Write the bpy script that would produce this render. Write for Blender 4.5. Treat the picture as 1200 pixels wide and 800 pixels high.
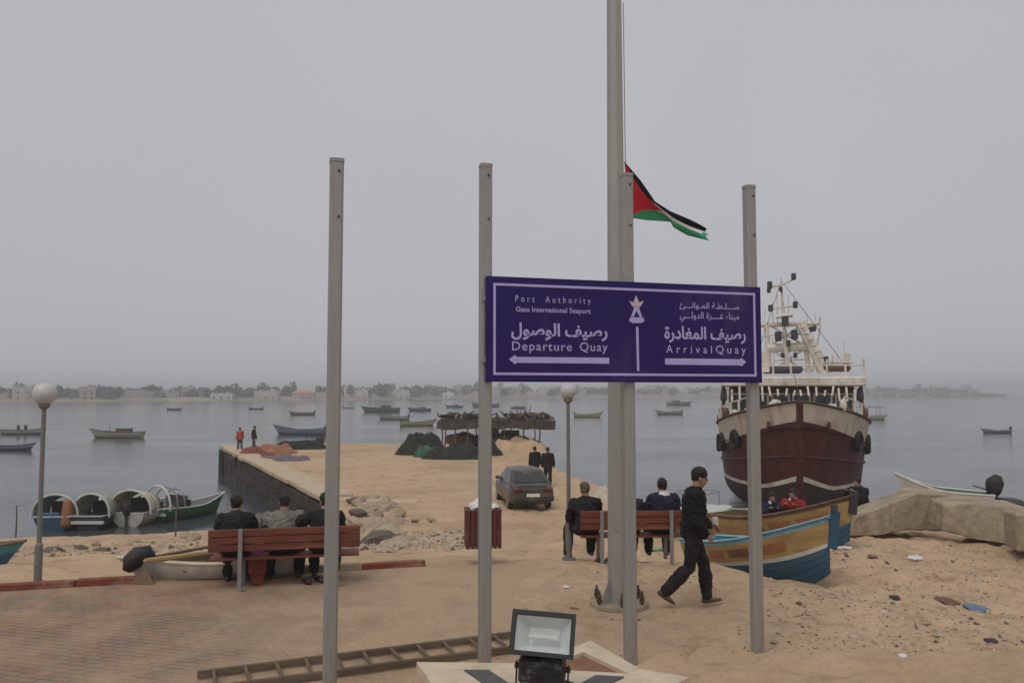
import bpy, bmesh, math, random
import numpy as np
from mathutils import Vector, Matrix

for o in list(bpy.data.objects):
    bpy.data.objects.remove(o, do_unlink=True)
SC = bpy.context.scene
COL = SC.collection
random.seed(7)
RNG = np.random.default_rng(11)
R = math.radians

# ------------------------------------------------------------------ camera
FPX = 933.0                       # focal length in photo pixels (1200 wide)
HORIZON = 459.0
PITCH = math.atan((HORIZON - 400.0) / FPX)
CAMH = 2.75
cam_d = bpy.data.cameras.new('camera')
cam_d.sensor_width = 36.0
cam_d.lens = FPX / 1200.0 * 36.0
cam_d.clip_start = 0.1
cam_d.clip_end = 9000.0
cam = bpy.data.objects.new('camera', cam_d)
COL.objects.link(cam)
cam.location = (0, 0, CAMH)
cam.rotation_euler = (math.pi / 2 + PITCH, 0, 0)
SC.camera = cam

# ------------------------------------------------------------------ sky
SUN_EL, SUN_AZ = R(58), R(205)      # high sun behind the cloud, a little behind the camera
world = bpy.data.worlds.new('World')
SC.world = world
world.use_nodes = True
wn, wl = world.node_tree.nodes, world.node_tree.links
wn.clear()
w_out = wn.new('ShaderNodeOutputWorld')
w_bg = wn.new('ShaderNodeBackground')
w_sky = wn.new('ShaderNodeTexSky')
w_sky.sky_type = 'NISHITA'
w_sky.sun_disc = False
w_sky.sun_elevation = SUN_EL
w_sky.sun_rotation = SUN_AZ
w_sky.dust_density = 6.0
w_sky.air_density = 1.5
w_hsv = wn.new('ShaderNodeHueSaturation')
w_hsv.inputs['Saturation'].default_value = 0.12
w_mix = wn.new('ShaderNodeMix'); w_mix.data_type = 'RGBA'
w_mix.inputs[0].default_value = 0.93
w_tc = wn.new('ShaderNodeTexCoord')
w_nz = wn.new('ShaderNodeTexNoise')
w_nz.inputs['Scale'].default_value = 1.6
w_nz.inputs['Detail'].default_value = 3.0
w_rmp = wn.new('ShaderNodeMapRange')
w_rmp.inputs['From Min'].default_value = 0.3
w_rmp.inputs['From Max'].default_value = 0.7
w_rmp.inputs['To Min'].default_value = 0.96
w_rmp.inputs['To Max'].default_value = 1.04
w_cl = wn.new('ShaderNodeMix'); w_cl.data_type = 'RGBA'; w_cl.blend_type = 'MULTIPLY'
w_cl.inputs[0].default_value = 1.0
w_cl.inputs[6].default_value = (4.75, 4.80, 5.08, 1)     # even grey cloud deck
wl.new(w_tc.outputs['Generated'], w_nz.inputs['Vector'])
wl.new(w_nz.outputs['Fac'], w_rmp.inputs['Value'])
wl.new(w_rmp.outputs[0], w_cl.inputs[7])
wl.new(w_sky.outputs[0], w_hsv.inputs['Color'])
wl.new(w_hsv.outputs[0], w_mix.inputs[6])
wl.new(w_cl.outputs[2], w_mix.inputs[7])
wl.new(w_mix.outputs[2], w_bg.inputs['Color'])
w_bg.inputs['Strength'].default_value = 0.1
wl.new(w_bg.outputs[0], w_out.inputs[0])

sun_d = bpy.data.lights.new('sun', 'SUN')
sun_d.energy = 1.1
sun_d.angle = R(35)
sun_d.color = (1.0, 0.95, 0.88)
sun = bpy.data.objects.new('sun', sun_d)
COL.objects.link(sun)
sdir = Vector((math.sin(SUN_AZ) * math.cos(SUN_EL), math.cos(SUN_AZ) * math.cos(SUN_EL), math.sin(SUN_EL)))
sun.rotation_euler = sdir.to_track_quat('Z', 'Y').to_euler()
sun.location = (0, 0, 60)

SC.view_settings.view_transform = 'Standard'
SC.view_settings.look = 'None'
SC.view_settings.gamma = 1.0
SC.view_settings.exposure = 0.0
SC.view_settings.use_curve_mapping = False
SC.render.engine = 'CYCLES'
SC.cycles.max_bounces = 6
SC.cycles.volume_bounces = 3
SC.cycles.use_denoising = True

# ------------------------------------------------------------------ helpers
SEA = -3.30

def ray(px, py):
    u, v = (px - 600.0) / FPX, (400.0 - py) / FPX
    c, s = math.cos(PITCH), math.sin(PITCH)
    return Vector((u, c - v * s, s + v * c))

def at_z(px, py, z):
    d = ray(px, py)
    t = (z - CAMH) / d.z
    return Vector((d.x * t, d.y * t, z))

def at_d(px, py, depth):
    d = ray(px, py)
    t = depth / d.y
    return Vector((d.x * t, depth, CAMH + d.z * t))

def sstep(a, b, x):
    t = np.clip((np.asarray(x, float) - a) / (b - a), 0, 1)
    return t * t * (3 - 2 * t)

def hashn(i, j, seed=0):
    n = np.sin(i * 127.1 + j * 311.7 + seed * 74.7) * 43758.5453
    return n - np.floor(n)

def vnoise(x, y, seed=0):
    xi, yi = np.floor(x), np.floor(y)
    xf, yf = x - xi, y - yi
    xf = xf * xf * (3 - 2 * xf); yf = yf * yf * (3 - 2 * yf)
    a = hashn(xi, yi, seed); b = hashn(xi + 1, yi, seed)
    c = hashn(xi, yi + 1, seed); d = hashn(xi + 1, yi + 1, seed)
    return (a * (1 - xf) + b * xf) * (1 - yf) + (c * (1 - xf) + d * xf) * yf - 0.5

MATS = {}

def mat(name, col, rough=0.7, metal=0.0, spec=0.4, var=0.12, vscale=6.0, bump=0.0, bscale=40.0,
        dirt=None, dirt_amt=0.0, dirt_scale=3.0, stretch=(1, 1, 1), coat=0.0):
    """procedural principled material: colour variation, stains, fine relief"""
    if name in MATS:
        return MATS[name]
    m = bpy.data.materials.new(name)
    m.use_nodes = True
    n, l = m.node_tree.nodes, m.node_tree.links
    b = n['Principled BSDF']
    b.inputs['Roughness'].default_value = rough
    b.inputs['Metallic'].default_value = metal
    b.inputs['Specular IOR Level'].default_value = spec
    b.inputs['Coat Weight'].default_value = coat
    tc = n.new('ShaderNodeTexCoord')
    mp = n.new('ShaderNodeMapping')
    mp.inputs['Scale'].default_value = stretch
    l.new(tc.outputs['Object'], mp.inputs['Vector'])
    nz = n.new('ShaderNodeTexNoise')
    nz.inputs['Scale'].default_value = vscale
    nz.inputs['Detail'].default_value = 6
    nz.inputs['Roughness'].default_value = 0.65
    l.new(mp.outputs[0], nz.inputs['Vector'])
    cr = n.new('ShaderNodeValToRGB')
    c = Vector(col)
    cr.color_ramp.elements[0].position = 0.28
    cr.color_ramp.elements[1].position = 0.72
    cr.color_ramp.elements[0].color = (*(max(0, x * (1 - var)) for x in c), 1)
    cr.color_ramp.elements[1].color = (*(min(1, x * (1 + var)) for x in c), 1)
    l.new(nz.outputs['Fac'], cr.inputs['Fac'])
    src = cr.outputs['Color']
    if dirt is not None and dirt_amt > 0:
        n2 = n.new('ShaderNodeTexNoise')
        n2.inputs['Scale'].default_value = dirt_scale
        n2.inputs['Detail'].default_value = 8
        n2.inputs['Roughness'].default_value = 0.7
        l.new(mp.outputs[0], n2.inputs['Vector'])
        mr = n.new('ShaderNodeMapRange')
        mr.inputs['From Min'].default_value = 0.62 - dirt_amt * 0.3
        mr.inputs['From Max'].default_value = 0.72
        mr.inputs['To Max'].default_value = min(1.0, 0.4 + dirt_amt)
        l.new(n2.outputs['Fac'], mr.inputs['Value'])
        mx = n.new('ShaderNodeMix'); mx.data_type = 'RGBA'
        l.new(mr.outputs[0], mx.inputs[0])
        l.new(src, mx.inputs[6])
        mx.inputs[7].default_value = (*dirt, 1)
        src = mx.outputs[2]
    l.new(src, b.inputs['Base Color'])
    if bump > 0:
        n3 = n.new('ShaderNodeTexNoise')
        n3.inputs['Scale'].default_value = bscale
        n3.inputs['Detail'].default_value = 5
        l.new(mp.outputs[0], n3.inputs['Vector'])
        bp = n.new('ShaderNodeBump')
        bp.inputs['Strength'].default_value = bump
        bp.inputs['Distance'].default_value = 0.02
        l.new(n3.outputs['Fac'], bp.inputs['Height'])
        l.new(bp.outputs[0], b.inputs['Normal'])
    MATS[name] = m
    return m

class MB:
    """mesh collector"""
    def __init__(s):
        s.v, s.f, s.m = [], [], []
    def add(s, vs, fs, mi=0):
        o = len(s.v)
        s.v += [tuple(v) for v in vs]
        for f in fs:
            s.f.append(tuple(i + o for i in f))
            s.m.append(mi)
        return s
    def box(s, c, d, mi=0, M=None, bev=0.0):
        hx, hy, hz = d[0] / 2, d[1] / 2, d[2] / 2
        if bev > 0:
            b = min(bev, hx * .9, hy * .9, hz * .9)
            bm = bmesh.new()
            bmesh.ops.create_cube(bm, size=1, matrix=Matrix.Diagonal((d[0], d[1], d[2], 1)))
            bmesh.ops.bevel(bm, geom=list(bm.edges), offset=b, segments=1, affect='EDGES')
            vs = [v.co.copy() for v in bm.verts]
            bm.verts.index_update()
            fs = [[v.index for v in f.verts] for f in bm.faces]
            bm.free()
        else:
            vs = [Vector((x * hx, y * hy, z * hz)) for x in (-1, 1) for y in (-1, 1) for z in (-1, 1)]
            fs = [(0, 1, 3, 2), (4, 6, 7, 5), (0, 4, 5, 1), (2, 3, 7, 6), (0, 2, 6, 4), (1, 5, 7, 3)]
        if M is not None:
            vs = [M @ v for v in vs]
        c = Vector(c)
        return s.add([v + c for v in vs], fs, mi)
    def bar(s, p0, p1, w, h, mi=0, up=(0, 0, 1)):
        p0, p1 = Vector(p0), Vector(p1)
        d = (p1 - p0); L = d.length; d.normalize()
        up = Vector(up)
        sd = d.cross(up)
        if sd.length < 1e-4: sd = d.cross(Vector((1, 0, 0)))
        sd.normalize(); u2 = sd.cross(d)
        vs = []
        for p in (p0, p1):
            for a, b in ((-1, -1), (1, -1), (1, 1), (-1, 1)):
                vs.append(p + sd * a * w / 2 + u2 * b * h / 2)
        return s.add(vs, [(3, 2, 1, 0), (4, 5, 6, 7), (0, 1, 5, 4), (1, 2, 6, 5), (2, 3, 7, 6), (3, 0, 4, 7)], mi)
    def tube(s, pts, rad, n=10, mi=0, cap=True, side=None):
        """rings along pts; rad floats or (ra, rb); side = axis for ra"""
        pts = [Vector(p) for p in pts]
        k = len(pts)
        if not isinstance(rad, (list, tuple)): rad = [rad] * k
        vs, fs = [], []
        prev = None
        for i, p in enumerate(pts):
            d = (pts[min(i + 1, k - 1)] - pts[max(i - 1, 0)])
            if d.length < 1e-7: d = Vector((0, 0, 1))
            d.normalize()
            if side is not None:
                a = Vector(side)
            elif prev is not None:
                a = prev
            else:
                a = Vector((1, 0, 0)) if abs(d.x) < .9 else Vector((0, 1, 0))
            a = (a - d * a.dot(d))
            if a.length < 1e-5: a = d.orthogonal()
            a.normalize(); prev = a
            b = d.cross(a)
            r = rad[i]
            ra, rb = (r, r) if not isinstance(r, (tuple, list)) else r
            for j in range(n):
                t = 2 * math.pi * j / n
                vs.append(p + a * ra * math.cos(t) + b * rb * math.sin(t))
        for i in range(k - 1):
            for j in range(n):
                j2 = (j + 1) % n
                fs.append((i * n + j, i * n + j2, (i + 1) * n + j2, (i + 1) * n + j))
        if cap:
            fs.append(tuple(range(n - 1, -1, -1)))
            fs.append(tuple((k - 1) * n + j for j in range(n)))
        return s.add(vs, fs, mi)
    def cyl(s, p0, p1, r0, r1=None, n=12, mi=0):
        return s.tube([p0, p1], [r0, r0 if r1 is None else r1], n, mi)
    def caps(s, p0, p1, r0, r1, n=12, mi=0):
        """round ended tapered limb"""
        p0, p1 = Vector(p0), Vector(p1)
        d = (p1 - p0)
        if d.length < 1e-6: d = Vector((0, 0, 1e-3))
        d.normalize()
        P, Q = [], []
        for a in (-85, -60, -30): P.append(p0 + d * r0 * math.sin(R(a))); Q.append(r0 * math.cos(R(a)))
        P.append(p0); Q.append(r0); P.append(p1); Q.append(r1)
        for a in (30, 60, 85): P.append(p1 + d * r1 * math.sin(R(a))); Q.append(r1 * math.cos(R(a)))
        return s.tube(P, Q, n, mi)
    def ball(s, c, r, n=12, mi=0, up=None):
        c = Vector(c)
        rx, ry, rz = (r, r, r) if not isinstance(r, (tuple, list)) else r
        vs, fs = [], []
        m = max(5, n // 2 + 1)
        for i in range(1, m):
            ph = math.pi * i / m
            for j in range(n):
                th = 2 * math.pi * j / n
                vs.append(c + Vector((rx * math.sin(ph) * math.cos(th), ry * math.sin(ph) * math.sin(th), rz * math.cos(ph))))
        for i in range(m - 2):
            for j in range(n):
                fs.append((i * n + j, (i + 1) * n + j, (i + 1) * n + (j + 1) % n, i * n + (j + 1) % n))
        t, b = len(vs), len(vs) + 1
        vs += [c + Vector((0, 0, rz)), c - Vector((0, 0, rz))]
        for j in range(n):
            fs.append((t, j, (j + 1) % n))
            fs.append((b, (m - 2) * n + (j + 1) % n, (m - 2) * n + j))
        return s.add(vs, fs, mi)
    def prism(s, poly, z0, z1, mi=0):
        n = len(poly)
        vs = [Vector((p[0], p[1], z0)) for p in poly] + [Vector((p[0], p[1], z1)) for p in poly]
        fs = [tuple(range(n - 1, -1, -1)), tuple(range(n, 2 * n))]
        for i in range(n):
            j = (i + 1) % n
            fs.append((i, j, n + j, n + i))
        return s.add(vs, fs, mi)
    def grid(s, P, mi=0, mfun=None):
        """P[i][j] of points"""
        a, b = len(P), len(P[0])
        o = len(s.v)
        for r_ in P:
            s.v += [tuple(p) for p in r_]
        for i in range(a - 1):
            for j in range(b - 1):
                s.f.append((o + i * b + j, o + i * b + j + 1, o + (i + 1) * b + j + 1, o + (i + 1) * b + j))
                s.m.append(mfun(i, j) if mfun else mi)
        return s
    def mesh(s, name, mats, smooth=False):
        me = bpy.data.meshes.new(name)
        me.from_pydata(s.v, [], s.f)
        if not isinstance(mats, (list, tuple)): mats = [mats]
        for m in mats: me.materials.append(m)
        me.polygons.foreach_set('material_index', s.m)
        if smooth:
            me.polygons.foreach_set('use_smooth', [True] * len(s.f))
        me.update()
        bm = bmesh.new(); bm.from_mesh(me)
        bmesh.ops.recalc_face_normals(bm, faces=bm.faces)
        bm.to_mesh(me); bm.free()
        return me
    def build(s, name, mats, parent=None, smooth=False, auto=None):
        me = s.mesh(name, mats, smooth)
        if auto is not None:
            me.polygons.foreach_set('use_smooth', [True] * len(me.polygons))
            me.set_sharp_from_angle(angle=R(auto))
        o = bpy.data.objects.new(name, me)
        COL.objects.link(o)
        if parent is not None: o.parent = parent
        return o

def tag(o, label=None, cat=None, group=None, kind=None):
    if label: o['label'] = label
    if cat: o['category'] = cat
    if group: o['group'] = group
    if kind: o['kind'] = kind
    return o

def thing(name, label, cat, loc=(0, 0, 0), rz=0.0, group=None, rx=0.0, ry=0.0):
    o = bpy.data.objects.new(name, None)
    COL.objects.link(o)
    o.empty_display_size = 0.2
    o.location = loc
    o.rotation_euler = (rx, ry, rz)
    return tag(o, label, cat, group)

def child(name, me, parent, loc=(0, 0, 0), rot=(0, 0, 0), scale=(1, 1, 1)):
    o = bpy.data.objects.new(name, me)
    COL.objects.link(o)
    o.parent = parent
    o.location = loc; o.rotation_euler = rot; o.scale = scale
    return o

def copy_tree(o, parent=None):
    c = o.copy()
    COL.objects.link(c)
    if parent is not None: c.parent = parent
    for ch in list(o.children):
        copy_tree(ch, c)
    return c

# ------------------------------------------------------------------ materials for the setting
def sand_material():
    m = bpy.data.materials.new('sand'); m.use_nodes = True
    n, l = m.node_tree.nodes, m.node_tree.links
    b = n['Principled BSDF']
    b.inputs['Roughness'].default_value = 0.95
    b.inputs['Specular IOR Level'].default_value = 0.15
    tc = n.new('ShaderNodeTexCoord')
    def noise(scale, detail=6, rough=.6):
        z = n.new('ShaderNodeTexNoise'); z.inputs['Scale'].default_value = scale
        z.inputs['Detail'].default_value = detail; z.inputs['Roughness'].default_value = rough
        l.new(tc.outputs['Object'], z.inputs['Vector']); return z
    def ramp(src, pts):
        r = n.new('ShaderNodeValToRGB')
        while len(r.color_ramp.elements) < len(pts): r.color_ramp.elements.new(.5)
        for e, (p, c) in zip(r.color_ramp.elements, pts):
            e.position = p; e.color = (*c, 1)
        l.new(src, r.inputs['Fac']); return r
    big = noise(.22, 4)
    c1 = ramp(big.outputs['Fac'], [(.3, (.43, .30, .19)), (.55, (.545, .39, .255)), (.75, (.50, .335, .21))])
    mid = noise(1.7, 8, .7)
    c2 = ramp(mid.outputs['Fac'], [(.28, (.55, .52, .49)), (.47, (.95, .95, .95)), (.75, (1.15, 1.13, 1.10))])
    mx = n.new('ShaderNodeMix'); mx.data_type = 'RGBA'; mx.blend_type = 'MULTIPLY'; mx.inputs[0].default_value = .9
    l.new(c1.outputs[0], mx.inputs[6]); l.new(c2.outputs[0], mx.inputs[7])
    fine = noise(24, 6, .75)
    c3 = ramp(fine.outputs['Fac'], [(.28, (.58, .56, .54)), (.45, (.98, .98, .98)), (.7, (1.1, 1.1, 1.1))])
    mx2 = n.new('ShaderNodeMix'); mx2.data_type = 'RGBA'; mx2.blend_type = 'MULTIPLY'; mx2.inputs[0].default_value = .8
    l.new(mx.outputs[2], mx2.inputs[6]); l.new(c3.outputs[0], mx2.inputs[7])
    vo = n.new('ShaderNodeTexVoronoi'); vo.inputs['Scale'].default_value = 9
    l.new(tc.outputs['Object'], vo.inputs['Vector'])
    pm = n.new('ShaderNodeMapRange'); pm.inputs['From Min'].default_value = .05; pm.inputs['From Max'].default_value = .14
    pm.inputs['To Min'].default_value = 1; pm.inputs['To Max'].default_value = 0
    l.new(vo.outputs['Distance'], pm.inputs['Value'])
    sel = n.new('ShaderNodeMapRange'); sel.inputs['From Min'].default_value = .52; sel.inputs['From Max'].default_value = .62
    l.new(mid.outputs['Fac'], sel.inputs['Value'])
    mul = n.new('ShaderNodeMath'); mul.operation = 'MULTIPLY'
    l.new(pm.outputs[0], mul.inputs[0]); l.new(sel.outputs[0], mul.inputs[1])
    mx3 = n.new('ShaderNodeMix'); mx3.data_type = 'RGBA'
    l.new(mul.outputs[0], mx3.inputs[0]); l.new(mx2.outputs[2], mx3.inputs[6])
    mx3.inputs[7].default_value = (.52, .47, .40, 1)
    # wet dark sand at the water's edge
    sp = n.new('ShaderNodeSeparateXYZ'); l.new(tc.outputs['Object'], sp.inputs[0])
    wet = n.new('ShaderNodeMapRange'); wet.inputs['From Min'].default_value = SEA + .02; wet.inputs['From Max'].default_value = SEA + .28
    wet.inputs['To Min'].default_value = 1; wet.inputs['To Max'].default_value = 0
    l.new(sp.outputs['Z'], wet.inputs['Value'])
    mx4 = n.new('ShaderNodeMix'); mx4.data_type = 'RGBA'
    l.new(wet.outputs[0], mx4.inputs[0]); l.new(mx3.outputs[2], mx4.inputs[6])
    mx4.inputs[7].default_value = (.20, .15, .10, 1)
    l.new(mx4.outputs[2], b.inputs['Base Color'])
    bp = n.new('ShaderNodeBump'); bp.inputs['Strength'].default_value = .8; bp.inputs['Distance'].default_value = .06
    add = n.new('ShaderNodeMath'); add.operation = 'MULTIPLY_ADD'; add.inputs[1].default_value = .35
    l.new(fine.outputs['Fac'], add.inputs[0])
    m2 = noise(5.5, 4); l.new(m2.outputs['Fac'], add.inputs[2])
    l.new(add.outputs[0], bp.inputs['Height']); l.new(bp.outputs[0], b.inputs['Normal'])
    MATS['sand'] = m
    return m

def paving_material():
    m = bpy.data.materials.new('paving'); m.use_nodes = True
    n, l = m.node_tree.nodes, m.node_tree.links
    b = n['Principled BSDF']
    b.inputs['Roughness'].default_value = 0.9
    b.inputs['Specular IOR Level'].default_value = 0.2
    tc = n.new('ShaderNodeTexCoord')
    mp = n.new('ShaderNodeMapping'); mp.inputs['Rotation'].default_value = (0, 0, R(16))
    l.new(tc.outputs['Object'], mp.inputs['Vector'])
    # slightly wobbling joints
    wob = n.new('ShaderNodeTexNoise'); wob.inputs['Scale'].default_value = 3.0; wob.inputs['Detail'].default_value = 3
    l.new(tc.outputs['Object'], wob.inputs['Vector'])
    wm = n.new('ShaderNodeVectorMath'); wm.operation = 'MULTIPLY_ADD'
    wm.inputs[1].default_value = (.03, .03, 0)
    l.new(wob.outputs['Color'], wm.inputs[0]); l.new(mp.outputs[0], wm.inputs[2])
    br = n.new('ShaderNodeTexBrick')
    br.inputs['Scale'].default_value = 1.0
    br.inputs['Brick Width'].default_value = .20
    br.inputs['Row Height'].default_value = .10
    br.inputs['Mortar Size'].default_value = .009
    br.inputs['Mortar Smooth'].default_value = .4
    br.inputs['Color1'].default_value = (.285, .175, .125, 1)
    br.inputs['Color2'].default_value = (.255, .215, .165, 1)
    br.inputs['Mortar'].default_value = (.17, .125, .09, 1)
    l.new(wm.outputs[0], br.inputs['Vector'])
    def noise(scale, detail=6, rough=.6):
        z = n.new('ShaderNodeTexNoise'); z.inputs['Scale'].default_value = scale
        z.inputs['Detail'].default_value = detail; z.inputs['Roughness'].default_value = rough
        l.new(tc.outputs['Object'], z.inputs['Vector']); return z
    # large patches: red pavers, grey pavers
    pz = noise(.55, 3)
    pr = n.new('ShaderNodeValToRGB')
    for e, (p, c) in zip(pr.color_ramp.elements, [(.42, (.98, .97, .97)), (.58, (1.12, .94, .88))]):
        e.position = p; e.color = (*c, 1)
    l.new(pz.outputs['Fac'], pr.inputs['Fac'])
    mx0 = n.new('ShaderNodeMix'); mx0.data_type = 'RGBA'; mx0.blend_type = 'MULTIPLY'; mx0.inputs[0].default_value = 1
    l.new(br.outputs['Color'], mx0.inputs[6]); l.new(pr.outputs[0], mx0.inputs[7])
    # drifted sand
    dn = noise(1.1, 9, .72)
    sp = n.new('ShaderNodeSeparateXYZ'); l.new(tc.outputs['Object'], sp.inputs[0])
    gx = n.new('ShaderNodeMapRange'); gx.inputs['From Min'].default_value = -4.5; gx.inputs['From Max'].default_value = 1.0
    gx.inputs['To Min'].default_value = -.06; gx.inputs['To Max'].default_value = .36
    l.new(sp.outputs['X'], gx.inputs['Value'])
    ad = n.new('ShaderNodeMath'); l.new(dn.outputs['Fac'], ad.inputs[0]); l.new(gx.outputs[0], ad.inputs[1])
    dr = n.new('ShaderNodeMapRange'); dr.inputs['From Min'].default_value = .38; dr.inputs['From Max'].default_value = .72
    dr.inputs['To Max'].default_value = 1.0
    l.new(ad.outputs[0], dr.inputs['Value'])
    fn = noise(22, 6, .75)
    sr = n.new('ShaderNodeValToRGB')
    for e, (p, c) in zip(sr.color_ramp.elements, [(.3, (.34, .24, .158)), (.7, (.52, .375, .245))]):
        e.position = p; e.color = (*c, 1)
    l.new(fn.outputs['Fac'], sr.inputs['Fac'])
    mx = n.new('ShaderNodeMix'); mx.data_type = 'RGBA'
    l.new(dr.outputs[0], mx.inputs[0]); l.new(mx0.outputs[2], mx.inputs[6]); l.new(sr.outputs[0], mx.inputs[7])
    l.new(mx.outputs[2], b.inputs['Base Color'])
    bp = n.new('ShaderNodeBump'); bp.inputs['Strength'].default_value = .5; bp.inputs['Distance'].default_value = .012
    iv = n.new('ShaderNodeMath'); iv.operation = 'SUBTRACT'
    l.new(fn.outputs['Fac'], iv.inputs[0]); l.new(br.outputs['Fac'], iv.inputs[1])
    l.new(iv.outputs[0], bp.inputs['Height']); l.new(bp.outputs[0], b.inputs['Normal'])
    MATS['paving'] = m
    return m

def water_material():
    m = bpy.data.materials.new('sea_water'); m.use_nodes = True
    n, l = m.node_tree.nodes, m.node_tree.links
    b = n['Principled BSDF']
    b.inputs['Base Color'].default_value = (.055, .064, .075, 1)
    b.inputs['Roughness'].default_value = .09
    b.inputs['IOR'].default_value = 1.33
    tc = n.new('ShaderNodeTexCoord')
    mp = n.new('ShaderNodeMapping'); mp.inputs['Scale'].default_value = (.55, 1.3, 1); mp.inputs['Rotation'].default_value = (0, 0, R(9))
    l.new(tc.outputs['Object'], mp.inputs['Vector'])
    a = n.new('ShaderNodeTexNoise'); a.inputs['Scale'].default_value = 1.1; a.inputs['Detail'].default_value = 5; a.inputs['Roughness'].default_value = .6
    l.new(mp.outputs[0], a.inputs['Vector'])
    c = n.new('ShaderNodeTexNoise'); c.inputs['Scale'].default_value = .07; c.inputs['Detail'].default_value = 3
    l.new(mp.outputs[0], c.inputs['Vector'])
    cm = n.new('ShaderNodeMapRange'); cm.inputs['From Min'].default_value = .35; cm.inputs['From Max'].default_value = .65
    cm.inputs['To Min'].default_value = .05; cm.inputs['To Max'].default_value = .20
    l.new(c.outputs['Fac'], cm.inputs['Value'])
    bp = n.new('ShaderNodeBump'); bp.inputs['Distance'].default_value = .35
    l.new(cm.outputs[0], bp.inputs['Strength'])
    l.new(a.outputs['Fac'], bp.inputs['Height']); l.new(bp.outputs[0], b.inputs['Normal'])
    MATS['water'] = m
    return m

SAND, PAVE, WATER = sand_material(), paving_material(), water_material()

# ------------------------------------------------------------------ ground shape
K0 = at_z(0, 690, 0); K1 = at_z(560, 657, 0)
KS = (K1.y - K0.y) / (K1.x - K0.x)
EDGE_X = [-60, K0.x, K1.x, 1.3, 3.25, 3.8, 4.5, 6.0, 9.0, 60]
EDGE_Y = [K0.y + KS * (-60 - K0.x), K0.y, K1.y, 13.2, 12.95, 11.75, 10.9, 9.6, 8.4, 6.0]
PIER_Z = -1.62
PL = [at_z(385, 585, PIER_Z), at_z(265, 525, PIER_Z)]           # left edge of the pier
PIER = [(-6.8, 30.0), (PL[0].x, PL[0].y), (PL[1].x, PL[1].y), (-17.0, 68.5), (-8.0, 67.5), (1.0, 61.5),
        (2.0, 49.0), (4.0, 37.8), (6.2, 30.0), (6.2, 20.0), (-6.8, 20.0)]

def poly_sd(x, y, P):
    """signed distance, positive inside"""
    x = np.asarray(x, float); y = np.asarray(y, float)
    d = np.full(x.shape, 1e9); ins = np.zeros(x.shape, bool)
    n = len(P)
    for i in range(n):
        ax, ay = P[i]; bx, by = P[(i + 1) % n]
        ex, ey = bx - ax, by - ay
        t = np.clip(((x - ax) * ex + (y - ay) * ey) / (ex * ex + ey * ey), 0, 1)
        d = np.minimum(d, np.hypot(x - ax - t * ex, y - ay - t * ey))
        c = ((ay > y) != (by > y)) & (x < (bx - ax) * (y - ay) / (by - ay + 1e-12) + ax)
        ins ^= c
    return np.where(ins, d, -d)

def H(x, y, rough=True):
    x = np.asarray(x, float); y = np.asarray(y, float)
    ye = np.interp(x, EDGE_X, EDGE_Y)
    d = (y - ye) * .955
    dp = np.maximum(d, 0)
    beach = np.interp(dp, [0, .4, 4, 12, 25, 40, 70], [-.02, -.14, -.55, -1.55, SEA, SEA - 1.6, SEA - 3])
    mid = np.interp(dp, [0, .5, 3, 8, 15, 20], [0, -.08, -.4, -1.05, -1.78, PIER_Z - .1])
    dy = np.maximum(y - 8, 0)
    right = np.interp(y, [-50, 8.6, 11, 13.5, 18, 22, 25, 30, 45], [0.02, .0, -.22, -.45, -.58, -.95, -1.7, SEA - .25, SEA - 2.5])
    right = np.where(d < 0, np.maximum(right, -.02 + 0 * d), right)
    sh = (y - 20) * -.12
    mid = mid * 1.0
    z = beach + (mid - beach) * sstep(-8.2, -4.2, x + .05 * (y - 13))
    z = z + (np.where(y < 31, right, SEA - 1.5) - z) * sstep(3.6, 5.6, x) * np.where(d > -1.5, 1, 1)
    z = z - .75 * sstep(13.2, 16.8, y) * sstep(22, 18, y) * sstep(1.0, 2.6, x) * sstep(6.3, 4.6, x - .12 * (y - 14))
    # beyond the near shore: open water bottom with the pier standing in it
    sd = poly_sd(x, y, PIER)
    sea_bed = np.where(y > 32, SEA - 1.2 - .03 * (y - 32), z)
    open_ = sstep(29.5, 33.5, y)
    z = z + (np.minimum(z, sea_bed) - z) * open_
    leftness = sstep(-3, -8, x)
    soft = 2.6 + (0.35 - 2.6) * leftness
    t = np.clip((sd + soft) / soft, 0, 1)
    pz = SEA - 1.6 + (PIER_Z - SEA + 1.6) * t
    z = np.where(y > 24, np.where((t > 0) & (y > 28), np.maximum(z, pz), z), z)
    if rough:
        amp = .02 + .10 * sstep(.3, 3, d) * sstep(45, 25, y) + .05 * sstep(4, 6, x) * sstep(8, 11, y)
        amp = np.where(sd > 1.2, np.minimum(amp, .05), amp)
        nz = vnoise(x * .9, y * .9, 1) + .6 * vnoise(x * 2.3, y * 2.3, 2) + .4 * vnoise(x * 5.3, y * 5.3, 3)
        z = z + amp * nz
        # heaps and tracks on the sand to the right
        z = z + .06 * sstep(4.5, 7, x) * vnoise(x * 3.1, y * 3.1, 5) * sstep(7, 9.5, y)
        fpn = vnoise(x * 3.7 + 3, y * 3.1, 31); fpm = vnoise(x * 5.1, y * 4.3 + 7, 32)
        z = z - .045 * sstep(.16, .34, fpn) * sstep(-1.5, 1.0, x) - .03 * sstep(.2, .36, fpm) * sstep(-1.5, 1, x) + .03 * sstep(.24, .38, -fpm) * sstep(4, 6, x)
        # wheel tracks down to the pier
        tr = np.exp(-((x - .3 - .05 * (y - 14)) / .22) ** 2) + np.exp(-((x - 1.8 - .05 * (y - 14)) / .22) ** 2)
        z = z - .07 * tr * sstep(13.5, 16, y)
    z = z + .42 * np.exp(-((x - 12.2) / 1.7) ** 2 - ((y - 22.3) / 1.2) ** 2)
    # sand drift over the paving towards the right
    pl = sstep(.15, -.15, d)
    z = z + pl * (-.045 + .075 * sstep(-1.6, 1.2, x + .8 * vnoise(x * .7, y * .7, 9)))
    return z

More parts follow.
